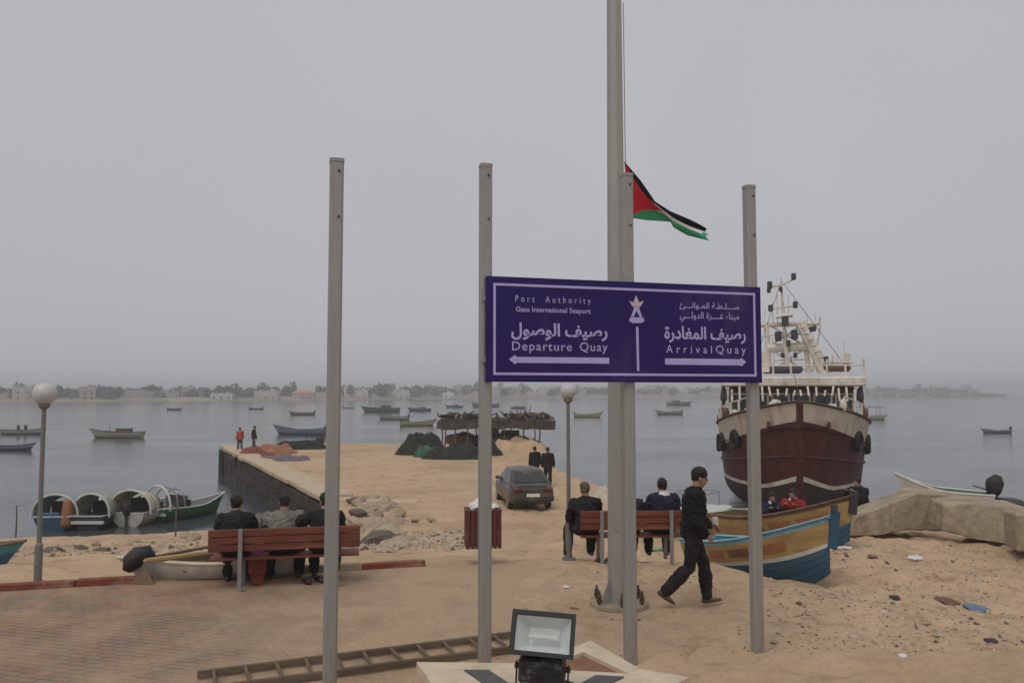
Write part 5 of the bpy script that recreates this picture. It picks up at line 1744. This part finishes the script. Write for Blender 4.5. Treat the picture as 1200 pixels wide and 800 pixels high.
def remesh(b, name, m, parent, voxel, smooth_it=3, wrinkle=0.0, seed=0):
    me = b.mesh(name, m)
    o = bpy.data.objects.new(name, me); COL.objects.link(o)
    r_ = o.modifiers.new('r', 'REMESH'); r_.mode = 'VOXEL'; r_.voxel_size = voxel
    if smooth_it:
        sm_ = o.modifiers.new('s', 'SMOOTH'); sm_.factor = .5; sm_.iterations = smooth_it
    dg = bpy.context.evaluated_depsgraph_get()
    me2 = bpy.data.meshes.new_from_object(o.evaluated_get(dg))
    o.modifiers.clear()
    o.data = me2
    bpy.data.meshes.remove(me)
    me2.name = name
    if not me2.materials: me2.materials.append(m)
    if wrinkle > 0:
        n_ = len(me2.vertices)
        co = np.empty(n_ * 3); me2.vertices.foreach_get('co', co); co = co.reshape(-1, 3)
        nr_ = np.empty(n_ * 3); me2.vertices.foreach_get('normal', nr_); nr_ = nr_.reshape(-1, 3)
        k = vnoise(co[:, 0] * 7 + co[:, 2] * 15 + seed, co[:, 1] * 7 - co[:, 2] * 11, seed) + .6 * vnoise(co[:, 0] * 17 + co[:, 1] * 12, co[:, 2] * 30, seed + 3)
        f_ = np.abs(vnoise(co[:, 0] * 10 - co[:, 2] * 9 + 3, co[:, 1] * 10 + co[:, 2] * 14, seed + 8))
        k = k + 1.2 * (.18 - np.minimum(f_, .18)) / .18 * .5
        co += nr_ * (k * wrinkle)[:, None]
        me2.vertices.foreach_set('co', co.ravel())
    me2.polygons.foreach_set('use_smooth', [True] * len(me2.polygons))
    me2.update()
    o.parent = parent
    return o

def V(*a): return Vector(a)

def hand(b, wr, d, nrm, s=1.0, curl=.5, mirror=1):
    """palm with four fingers and a thumb; d = direction of the hand, nrm = palm normal"""
    d = d.normalized(); nrm = (nrm - d * nrm.dot(d)).normalized(); lat = d.cross(nrm) * mirror
    b.tube([wr - d * .02 * s, wr + d * .02 * s, wr + d * .06 * s, wr + d * .095 * s, wr + d * .103 * s],
           [(.027 * s, .020 * s), (.034 * s, .019 * s), (.042 * s, .018 * s), (.041 * s, .015 * s), (.03 * s, .008 * s)], 10, side=lat)
    for k, (off, ln) in enumerate(((-.031, .066), (-.010, .078), (.011, .073), (.031, .058))):
        p = wr + d * .092 * s + lat * off * s
        dd = d.copy(); c = curl * (1 + .15 * k)
        for seg, rr in ((.45, .0105), (.32, .0095), (.25, .0085)):
            dd = (Matrix.Rotation(0, 3, 'X') @ (dd * math.cos(c * .8) + nrm * math.sin(c * .8))).normalized()
            q = p + dd * ln * seg * 1.05 * s
            b.caps(p, q, rr * s, rr * .93 * s, 8); p = q
    p = wr + d * .03 * s - lat * .03 * s
    q = p + (d * .55 - lat * .75 + nrm * .25).normalized() * .045 * s
    r_ = q + (d * .9 - lat * .15 + nrm * .45).normalized() * .032 * s
    b.caps(p, q, .0135 * s, .011 * s, 8); b.caps(q, r_, .011 * s, .0095 * s, 8)

def person(label, loc, rz, pose, wear, voxel=.012, group=None, scale=1.0, hair=True, face=True, held=None, sandals=False, cap=None, bulk=.012):
    """pose: joints in local metres, +y = facing, +x = the person's right"""
    o = thing('person', label, 'person', loc, rz, group)
    o.scale = (scale,) * 3
    J = pose
    up = (J['neck'] - J['pelvis']).normalized()
    side = (J['shR'] - J['shL']).normalized()
    hs = (J['hipR'] - J['hipL']).normalized()
    # ---- body
    def torso(b, g, top=True, bottom=0.0):
        pts, rad = [], []
        pl, nk = J['pelvis'], J['neck']
        bend = J.get('bend', V(0, 0, 0))
        for k, (ra, rb) in ((-.10, (.150, .115)), (0, (.168, .125)), (.18, (.160, .115)), (.38, (.150, .108)), (.60, (.168, .120)), (.80, (.182, .118)), (.92, (.165, .092)), (1.0, (.085, .070))):
            p = pl.lerp(nk, k) + bend * math.sin(math.pi * max(0, min(1, k)))
            pts.append(p); rad.append((ra + g, rb + g))
        b.tube(pts, rad, 18, side=side)
    def arm(b, s, g0, g1, stop=1.0):
        sh, el, wr = J['sh' + s], J['el' + s], J['wr' + s]
        b.caps(sh, sh.lerp(el, .5), .062 + g0, .052 + g0, 12)
        b.caps(sh.lerp(el, .5), el, .052 + g0, .043 + g0, 12)
        w2 = el.lerp(wr, stop)
        b.caps(el, el.lerp(w2, .45), .043 + g0, .040 + g1, 12); b.caps(el.lerp(w2, .45), w2, .040 + g1, .029 + g1, 12)
        b.caps(J['neck'].lerp(sh, .35) - up * .02, sh, .058 + g0 * .7, .058 + g0 * .8, 12)
    def leg(b, s, g0, g1, stop=1.0):
        hp, kn, an = J['hip' + s], J['kn' + s], J['an' + s]
        b.caps(hp, hp.lerp(kn, .5), .092 + g0, .076 + g0, 14); b.caps(hp.lerp(kn, .5), kn, .076 + g0, .058 + g0, 14)
        a2 = kn.lerp(an, stop)
        b.caps(kn, kn.lerp(a2, .35), .058 + g0, .058 + g1, 14); b.caps(kn.lerp(a2, .35), a2, .058 + g1, .040 + g1, 14)
    hc = J['head']; hy = J.get('head_yaw', 0); hp_ = J.get('head_pitch', 0)
    MH = Matrix.Rotation(hy, 3, 'Z') @ Matrix.Rotation(hp_, 3, 'X')
    def hd(x, y, z): return hc + MH @ V(x, y, z)
    b = MB()
    torso(b, -.012)
    for s in 'LR':
        arm(b, s, -.004, -.003); leg(b, s, -.010, -.004)
        el, wr = J['el' + s], J['wr' + s]
        dirh = J.get('hd' + s, (wr - el)); nr = J.get('pn' + s, V(1 if s == 'L' else -1, .25, 0))
        hand(b, wr, dirh, nr, 1.0, J.get('curl', .45), 1 if s == 'L' else -1)
        an = J['an' + s]; fd = J.get('fd' + s, V(0, 1, 0)).normalized()
        upf = J.get('fu' + s, V(0, 0, 1))
        b.caps(an - upf * .03, an + fd * .13 - upf * .055, .038, .030, 10)
    b.tube([J['neck'] - up * .05, J['neck'] + up * .03, hd(0, -.015, -.06)], [.074, .062, .058], 14)
    rows = ((-.118, .026, .030, .046), (-.10, .042, .050, .030), (-.07, .055, .070, .014), (-.03, .064, .086, .004), (.015, .070, .096, -.004), (.06, .070, .094, -.008), (.095, .056, .076, -.010), (.117, .032, .044, -.010), (.124, .01, .012, -.010))
    P_, R_ = [hd(0, yo, z) for z, rx, ry, yo in rows], [(rx, ry) for z, rx, ry, yo in rows]
    b.tube(P_, R_, 18, side=MH @ V(1, 0, 0))
    b.caps(hd(0, .088, .012), hd(0, .100, -.026), .009, .014, 8)          # nose
    b.caps(hd(-.035, .078, .028), hd(.035, .078, .028), .014, .014, 8)    # brow
    b.caps(hd(-.018, .083, -.062), hd(.018, .083, -.062), .012, .012, 8)  # mouth
    for sx in (-1, 1):
        b.ball(hd(sx * .073, -.006, -.005), (.012, .022, .032), 8)
    body = remesh(b, 'body', M_skin, o, min(voxel, .010) if voxel < .02 else voxel, 2)
    if face:
        for sx in (-1, 1):
            e = MB(); e.ball(hd(sx * .031, .083, .006), (.013, .009, .008), 10); e.build('eye', M_eye, o, smooth=True)
        e = MB(); e.caps(hd(-.02, .0935, -.062), hd(.02, .0935, -.062), .005, .005, 6); e.build('mouth', M_lip, o, smooth=True)
    # ---- hair
    if hair:
        h = MB()
        P_, R_ = [], []
        for z, rx, ry, yo in ((-.055, .048, .060, -.040), (-.02, .066, .080, -.026), (.03, .079, .094, -.018), (.07, .080, .102, -.008), (.105, .066, .088, -.006), (.132, .040, .055, -.008), (.142, .012, .016, -.008)):
            P_.append(hd(0, yo, z)); R_.append((rx, ry))
        h.tube(P_, R_, 18, side=MH @ V(1, 0, 0))
        for _k in range(26):
            a_ = random.uniform(0, 6.283); e_ = random.uniform(.0, 1)
            c_ = hd(.072 * math.cos(a_) * (1 - .6 * e_), -.012 + .088 * math.sin(a_) * (1 - .6 * e_), .03 + .10 * e_)
            if cap is None: h.ball(c_, random.uniform(.012, .022), 6)
        remesh(h, 'hair', M_hair if cap is None else cap, o, max(voxel * .8, .008), 2, .010, 5)
    # ---- clothes
    t = MB()
    t.tube([J['pelvis'] - up * .09, J['pelvis'], J['pelvis'] + up * .09], [(.160, .125), (.175, .132), (.165, .12)], 16, side=hs)
    for s in 'LR': leg(t, s, .014, .030, .985)
    remesh(t, 'trousers', wear['trousers'], o, voxel, 3, .013, 2)
    j = MB(); torso(j, .020 + bulk)
    for s in 'LR': arm(j, s, .014 + bulk, .014 + bulk * .8, .96)
    j.tube([J['neck'] - up * .07, J['neck'] + up * .005, J['neck'] + up * .045], [.115 + bulk, .088, .078], 14)
    j.tube([J['pelvis'] - up * .06, J['pelvis'] + up * .10], [(.185 + bulk, .145 + bulk), (.17 + bulk, .13 + bulk)], 16, side=side)
    remesh(j, 'jacket', wear['jacket'], o, voxel, 3, .024, 7)
    if 'collar' in wear:
        c = MB(); c.tube([J['neck'] - up * .055 - V(0, .03, 0), J['neck'] - V(0, .015, 0), J['neck'] + up * .055], [(.150, .11), (.112, .10), (.08, .08)], 16, side=side)
        remesh(c, 'collar', wear['collar'], o, voxel, 2, .01, 4)
    for s in 'LR':
        an = J['an' + s]; fd = J.get('fd' + s, V(0, 1, 0)).normalized(); upf = J.get('fu' + s, V(0, 0, 1)).normalized()
        sd_ = fd.cross(upf).normalized()
        f = MB()
        base = an - upf * .058
        f.tube([base - fd * .075, base - fd * .065, base + fd * .03, base + fd * .12, base + fd * .175, base + fd * .188],
               [(.02, .018), (.036, .030), (.040, .036), (.047, .026), (.034, .018), (.012, .010)], 12, side=sd_)
        f.caps(an + upf * .005, base - fd * .02, .042, .038, 10)
        remesh(f, 'shoe', M_sandal if sandals else M_shoe, o, max(voxel * .8, .008), 2)
    if held == 'paper':
        w = J['wrL']; q = MB(); q.box(w + V(0, .08, .05), (.02, .07, .11)); q.build('folded_paper', M_bag, o)
    return o

def seat_pose(lean=.06, tw=0.0, head_yaw=0.0, head_pitch=0.0, knees=.16, hands='lap', slump=.0, sh=.19):
    z = .50
    J = dict(pelvis=V(0, 0, z + .05), neck=V(tw * .1, lean - .02, z + .54 - slump), hipL=V(-.09, .05, z + .01), hipR=V(.09, .05, z + .01),
             knL=V(-knees, .46, z + .0), knR=V(knees, .46, z + .0), anL=V(-knees * .95, .45, .095), anR=V(knees * .95, .45, .095),
             shL=V(-sh, lean - .02, z + .475 - slump), shR=V(sh, lean - .02, z + .475 - slump), bend=V(0, -.03, 0))
    J['head'] = J['neck'] + V(0, .045, .142); J['head_yaw'] = head_yaw; J['head_pitch'] = head_pitch
    J['elL'] = J['shL'] + V(-.07, .10, -.26); J['elR'] = J['shR'] + V(.07, .10, -.26)
    J['wrL'] = V(-.12, .34, z + .14); J['wrR'] = V(.12, .34, z + .14)
    J['pnL'] = V(0, 0, -1); J['pnR'] = V(0, 0, -1)
    return J

def on_bench(bn, lx, label, J, wear, z=0.0, ly=.25, rz=0.0, **k):
    M = Matrix.Rotation(bn.rotation_euler.z, 3, 'Z')
    p = bn.location + M @ V(lx, ly, z)
    return person(label, p, bn.rotation_euler.z + rz, J, wear, voxel=.013, **k)
BLK, DTR = CL['black'], CL['dark_trousers']
# left bench, from left to right
J = seat_pose(.05, head_yaw=-.35, slump=.03)
on_bench(bench_l, -.70, 'person in black jacket with pale scarf at the left end of the left bench', J, dict(jacket=BLK, trousers=DTR, collar=CL['charcoal']))
J = seat_pose(.16, slump=.05, head_pitch=-.2, knees=.22, sh=.21)
on_bench(bench_l, -.05, 'person in grey-green jacket leaning forward in the middle of the left bench', J, dict(jacket=CL['grey'], trousers=DTR), bulk=.03)
J = seat_pose(.03, head_yaw=.3, slump=.03)
J['elL'] = J['shL'] + V(-.26, .03, -.10); J['wrL'] = J['elL'] + V(-.17, .06, -.08); J['pnL'] = V(0, 1, -.3)
on_bench(bench_l, .53, 'person in black jacket reaching an arm along the left bench, behind the bare post', J, dict(jacket=BLK, trousers=DTR))
# right bench
J = seat_pose(.12, slump=.05, head_pitch=-.15, knees=.2)
J['anL'] = V(-.24, .34, .095)
on_bench(bench_r, -.70, 'person in black jacket and olive cap at the left end of the right bench', J, dict(jacket=CL['black'], trousers=DTR), cap=CL['olive'], rz=.15)
J = seat_pose(.10, slump=.06)
on_bench(bench_r, -.02, 'person in black jacket mostly hidden behind the flagpole on the right bench', J, dict(jacket=CL['charcoal'], trousers=DTR))
J = seat_pose(.03, slump=-.02, head_yaw=-.2)
on_bench(bench_r, .55, 'person in dark jacket with white hood collar at the right end of the right bench', J, dict(jacket=CL['navy'], trousers=DTR, collar=CL['white']))

# bag between the sitters on the left bench
M_pink = mat('bag_pink', (.42, .16, .36), .7, var=.2); M_redbag = mat('bag_red', (.22, .045, .03), .8, var=.3)
Mz = Matrix.Rotation(bench_l.rotation_euler.z, 3, 'Z')
q = bench_l.location + Mz @ V(-.40, .34, 0)
bag = thing('shopping_bag', 'red and pink shopping bag hanging beside the left bench sitter', 'bag', (q.x, q.y, bench_l.location.z), bench_l.rotation_euler.z)
b = MB(); b.tube([(0, 0, .14), (0, 0, .17), (0, 0, .30), (0, 0, .43)], [(.10, .05), (.125, .07), (.13, .075), (.11, .05)], 12, side=(1, 0, 0)); b.box((0, 0, .075), (.17, .10, .14), bev=.02); b.build('sack', M_redbag, bag)
me = crumple(.10, 77, 1.1, .8); me.materials.append(M_pink); child('pink_wrap', me, bag, (-.03, 0, .485))
b = MB(); b.tube([(-.06, 0, .42), (-.03, 0, .57), (.03, 0, .57), (.06, 0, .42)], .008, 6); b.build('handle', M_pink, bag)
# shoes standing under the benches
def shoe_pair(bn, lx, ly, label):
    Mz = Matrix.Rotation(bn.rotation_euler.z, 3, 'Z'); q = bn.location + Mz @ V(lx, ly, 0)
    o = thing('shoe_pair', label, 'shoes', (q.x, q.y, bn.location.z), bn.rotation_euler.z + .4)
    for sx in (-.1, .1):
        f = MB(); f.tube([(sx, -.12, .03), (sx, -.1, .045), (sx, 0, .05), (sx, .1, .035), (sx, .15, .02)], [(.02, .02), (.042, .042), (.045, .048), (.05, .032), (.02, .015)], 12, side=(1, 0, 0)); f.build('shoe', M_shoe, o, smooth=True)
shoe_pair(bench_l, .38, .30, 'pair of dark shoes on the ground under the left bench')
shoe_pair(bench_r, -.42, .12, 'dark shoes on the ground under the right bench')

# walking man: faces right (+x in the world)
wz = Hs(at_z(812, 714, 0).x, at_z(812, 714, 0).y)
wp = at_z(813, 713.5, 0)
J = dict(pelvis=V(0, 0, .93), neck=V(0, .045, 1.455), hipL=V(-.09, .01, .90), hipR=V(.09, -.01, .90),
         knL=V(-.10, .17, .50), anL=V(-.10, .205, .10), knR=V(.09, -.08, .50), anR=V(.09, -.385, .215),
         shL=V(-.185, .05, 1.395), shR=V(.185, .01, 1.395), elL=V(-.23, .07, 1.12), wrL=V(-.17, .27, .985),
         elR=V(.235, -.03, 1.11), wrR=V(.20, .10, .93), head=V(0, .10, 1.608), head_yaw=-.12, head_pitch=-.10,
         fdR=V(0, .80, -.60), fuR=V(0, .60, .80), fdL=V(0, 1, .06), fuL=V(0, -.06, 1), curl=.5, hdL=V(.1, 1, -.35), hdR=V(-.1, .8, -.6), pnL=V(.6, 0, -.7), pnR=V(-.8, 0, -.3))
walker = person('person in black shirt and trousers walking right in front of the boats', (wp.x, wp.y, max(wz, 0) + .0), R(-90 + 4), J,
                dict(jacket=cloth('shirt_black', (.014, .014, .015)), trousers=DTR), voxel=.0085, scale=1.0, held='paper', sandals=True)

# standing and walking figures on the pier
def stand_pose(stride=.12, arm=.06):
    return dict(pelvis=V(0, 0, .93), neck=V(0, .02, 1.46), hipL=V(-.09, 0, .90), hipR=V(.09, 0, .90), knL=V(-.10, stride * .6, .50), anL=V(-.10, stride, .09),
                knR=V(.10, -stride * .2, .49), anR=V(.10, -stride, .10), shL=V(-.185, .02, 1.40), shR=V(.185, .02, 1.40), elL=V(-.25, -arm, 1.13), wrL=V(-.25, arm, .90),
                elR=V(.25, arm, 1.13), wrR=V(.25, arm + .08, .90), head=V(0, .06, 1.605))
def stander(px, py, z, rz, label, jk, tr, **k):
    p = at_z(px, py, z)
    return person(label, (p.x, p.y, max(Hs(p.x, p.y), z - .02)), rz, k.pop('pose', stand_pose()), dict(jacket=jk, trousers=tr), voxel=.022, **k)
stander(627, 567, PIER_Z - .02, R(10), 'left one of two people in black walking away beyond the car', CL['black'], CL['charcoal'], scale=1.02)
stander(642, 570, PIER_Z - .02, R(-5), 'right one of two people in black walking away beyond the car', CL['black'], DTR, scale=1.06)
stander(281, 528.5, PIER_Z, R(40), 'person in orange-red top standing at the pier corner', CL['orangered'], CL['jeans'], scale=1.0)
stander(297, 528, PIER_Z, R(-60), 'person in dark clothes standing at the pier corner beside the red one', CL['black'], CL['jeans'], scale=1.06)
def sit_low(label, px, py, depth, rz, jk, tr, seat_drop=.40, **k):
    J = seat_pose(.12, slump=.05, knees=.2)
    for kk in list(J):
        if isinstance(J[kk], Vector) and kk not in ('bend', 'pnL', 'pnR'): J[kk] = J[kk] - V(0, 0, seat_drop)
    J['knL'] = V(-.2, .42, .46); J['knR'] = V(.2, .42, .46); J['anL'] = V(-.16, .34, .09); J['anR'] = V(.16, .34, .09)
    J['elL'] = J['shL'] + V(-.04, .18, -.22); J['elR'] = J['shR'] + V(.04, .18, -.22); J['wrL'] = V(-.14, .42, .50); J['wrR'] = V(.14, .42, .50)
    p = at_d(px, py, depth)
    wear = dict(jacket=jk, trousers=tr)
    if 'collar' in k: wear['collar'] = k.pop('collar')
    return person(label, (p.x, p.y, k.pop('z', p.z)), rz, J, wear, voxel=.016, **k)
pq = at_z(376, 523, PIER_Z)
sit_low('person in dark clothes crouching near the pier end, beside the bare post', 376, 523, pq.y, R(30), CL['charcoal'], DTR, z=PIER_Z + .03, scale=1.15)
sit_low('person in dark blue jacket with white collar sitting in the ochre boat', 905, 619, 19.4, R(170), CL['navy'], DTR, collar=CL['white'], seat_drop=.38)
sit_low('person in red jacket sitting in the ochre boat', 931, 616, 18.9, R(150), CL['red'], DTR, collar=CL['white'], seat_drop=.38)
pz = Hs(at_d(1010, 596, 21.0).x, 21.0)
sit_low('person in black sitting between the ship and the tilted concrete block', 1010, 598, 20.8, R(120), CL['black'], DTR, seat_drop=.40)

# ================================================================== rocks, rubble and litter
M_rock = mat('rubble_rock', (.43, .34, .245), .95, var=.45, vscale=2.2, bump=1.0, bscale=5, dirt=(.20, .15, .10), dirt_amt=.5, dirt_scale=2.2)
M_rockd = mat('rubble_dark', (.14, .115, .095), .95, var=.35, vscale=3, bump=.7, bscale=12)
def rock_mesh(seed, m):
    bm = bmesh.new(); bmesh.ops.create_icosphere(bm, subdivisions=3, radius=1)
    rr = random.Random(seed)
    pl = [(Vector((rr.gauss(0, 1), rr.gauss(0, 1), rr.gauss(0, 1))).normalized(), rr.uniform(.42, .8)) for _ in range(11)]
    for v in bm.verts:
        for n_, d_ in pl:
            k = v.co.dot(n_)
            if k > d_: v.co -= n_ * (k - d_)
        v.co *= 1 + rr.uniform(-.055, .055)
    me = bpy.data.meshes.new('rock'); bm.to_mesh(me); bm.free(); me.materials.append(m)
    return me
RM = [rock_mesh(300 + i, M_rock) for i in range(6)]; RD = [rock_mesh(320 + i, M_rockd) for i in range(3)]
def rock(px, py, z0, r, me, label, group, name='rock'):
    p = at_z(px, py, z0)
    for _ in range(3):
        z0 = Hs(p.x, p.y); p = at_z(px, py, z0)
    o = bpy.data.objects.new(name, me); COL.objects.link(o)
    o.location = (p.x, p.y, z0 + r * .15)
    o.scale = (r * random.uniform(.9, 1.5), r * random.uniform(.8, 1.2), r * random.uniform(.5, .85)); o.rotation_euler = (random.uniform(-.3, .3), random.uniform(-.3, .3), random.uniform(0, 6.28))
    tag(o, label, 'rock', group); return o
GR = 'pale rocks heaped between the left bench and the litter bin'
LR = 'pale broken rock in the rubble between the left bench and the litter bin'
for i in range(64):
    px = random.triangular(405, 510, 435); py = random.uniform(584, 652)
    if px > 470: py = max(py, 610)
    rock(px, py, -1.0, random.uniform(.10, .34) * (1.25 if px < 465 else .5), random.choice(RM), LR, GR)
for px, py, r in ((428, 598, .55), (452, 594, .45), (440, 620, .42), (430, 634, .40), (462, 645, .36)):
    rock(px, py, -1.0, r, random.choice(RM), 'large pale boulder in the rubble right of the left bench', 'large boulders right of the left bench')
for px, py in ((415, 590), (444, 641), (420, 605), (300, 606), (285, 601), (310, 611), (327, 604), (296, 615)):
    rock(px, py, -1.5, random.uniform(.3, .5), random.choice(RD), 'dark rock at the foot of the pier wall and rubble', 'dark rocks by the pier wall')
for px, py in ((80, 640), (95, 645), (112, 638), (120, 648), (160, 634), (215, 628), (225, 632), (60, 650)):
    rock(px, py, -1.5, random.uniform(.12, .28), random.choice(RD + RM), 'stone on the beach below the left lamp and canopied boats', 'stones on the left beach')
# gravel and crumbs: nobody could count them
mb = MB()
def crumb(x, y, r, mi):
    z = Hs(x, y) + r * .1
    vs = [Vector((random.gauss(0, 1), random.gauss(0, 1), random.gauss(0, .7))).normalized() * r * random.uniform(.7, 1.2) for _ in range(6)]
    base = [V(r, 0, 0), V(-r, 0, 0), V(0, r, 0), V(0, -r, 0), V(0, 0, r * .8), V(0, 0, -r * .6)]
    vs = [V(x, y, z) + b__ + v * .35 for b__, v in zip(base, vs)]
    mb.add(vs, [(0, 2, 4), (2, 1, 4), (1, 3, 4), (3, 0, 4), (2, 0, 5), (1, 2, 5), (3, 1, 5), (0, 3, 5)], mi)
pts_ = []
for i in range(1500):
    px, py = random.uniform(400, 560), random.uniform(600, 664)
    if px > 480 and random.random() < .45: continue
    p = at_z(px, py, -.8); pts_.append((p.x, p.y, random.uniform(.02, .075)))
for i in range(3600):
    px, py = random.uniform(900, 1200), 628 + 172 * random.random() ** 1.5 
    p = at_z(px, py, -.3); pts_.append((p.x, p.y, random.uniform(.008, .05) * (1 if random.random() < .14 else .45)))
for i in range(500):
    px, py = random.uniform(0, 260), random.uniform(622, 680)
    p = at_z(px, py, -1.4); pts_.append((p.x, p.y, random.uniform(.02, .08)))
for i in range(500):
    px, py = random.uniform(570, 960), random.uniform(600, 800)
    p = at_z(px, py, -.2 if py > 660 else -.9); pts_.append((p.x, p.y, random.uniform(.006, .022)))
for x, y, r in pts_:
    if y > 34: continue
    crumb(x, y, r, random.choice([0, 0, 0, 0, 1, 2]))
M_crumbw = mat('crumb_pale', (.50, .45, .38), .9, var=.2)
gv = mb.build('gravel', [M_rock, M_rockd, M_crumbw]); tag(gv, 'scattered gravel and crumbs on the sand', 'gravel', kind='stuff')
# litter
LM = {'white': M_bag, 'blue': mat('litter_blue', (.14, .18, .26), .6, var=.3), 'green': mat('litter_green', (.20, .33, .20), .6, var=.2), 'red': mat('litter_red', (.24, .09, .065), .7, var=.2),
      'dark': mat('litter_dark', (.06, .04, .035), .8, var=.3), 'brown': mat('litter_brown', (.16, .09, .06), .9, var=.3)}
def litter(px, py, r, c, label, sx=1.6, sz=.35):
    p = at_z(px, py, -.2)
    for _ in range(3): p = at_z(px, py, Hs(p.x, p.y))
    me = crumple(r, int(px * 7 + py), sx, sz); me.materials.append(LM[c])
    o = bpy.data.objects.new('litter_scrap', me); COL.objects.link(o); o.location = (p.x, p.y, Hs(p.x, p.y) + r * sz * .35)
    o.rotation_euler = (0, 0, random.uniform(0, 3)); tag(o, label, 'litter', 'litter scattered on the ground')
litter(1145, 713, .13, 'blue', 'crumpled blue plastic scrap on the sand at the right', 1.9)
litter(1110, 706, .12, 'brown', 'brown rag on the sand just left of the blue scrap', 1.9)
litter(1163, 750, .07, 'dark', 'small dark scrap below the blue plastic on the right sand')
litter(1057, 765, .045, 'white', 'tiny white and brown scrap alone on the right foreground sand')
litter(1088, 729, .05, 'dark', 'small dark clod left below the blue plastic')
litter(1072, 656, .12, 'white', 'white scrap on the sand below the tilted block')
litter(1008, 643, .14, 'green', 'pale green plastic on the sand behind the blue boat')
litter(1022, 655, .07, 'red', 'red scrap on the sand below the pale green plastic')
litter(960, 676, .09, 'white', 'white scrap at the bow of the blue boat')
litter(990, 640, .10, 'white', 'white scrap just right of the blue boat prow')
litter(1048, 700, .09, 'dark', 'dark rag in the middle of the right sand')
litter(1165, 637, .13, 'white', 'white rubbish at the foot of the big broken block')
litter(664, 688, .05, 'white', 'white scrap of paper on the ground below the slim lamp')
litter(676, 713, .05, 'red', 'thin reddish scrap left of the flagpole base', 2.4, .15)
litter(766, 647, .12, 'green', 'greenish rag behind the right bench', 2.2, .25)
litter(206, 782, .035, 'white', 'white scrap on the paving near the ladder, left of a matching one')
litter(216, 781, .03, 'white', 'smaller white scrap on the paving near the ladder')
litter(457, 611, .10, 'white', 'white scrap among the rubble right of the bare post')
litter(405, 735, .03, 'white', 'tiny white scrap just right of the bare post')

# ================================================================== hazy air
hz_ = bpy.data.materials.new('haze_air'); hz_.use_nodes = True
hn, hl = hz_.node_tree.nodes, hz_.node_tree.links
hn.clear()
ho = hn.new('ShaderNodeOutputMaterial'); hv = hn.new('ShaderNodeVolumePrincipled')
hv.inputs['Color'].default_value = (.87, .88, .90, 1)
hv.inputs['Density'].default_value = .001
hv.inputs['Anisotropy'].default_value = 0.2
hl.new(hv.outputs[0], ho.inputs['Volume'])
b = MB(); b.box((0, 900, 6), (3600, 2000, 26))
hz = b.build('haze', hz_); tag(hz, 'pale sea haze over the harbour', 'haze', kind='stuff')
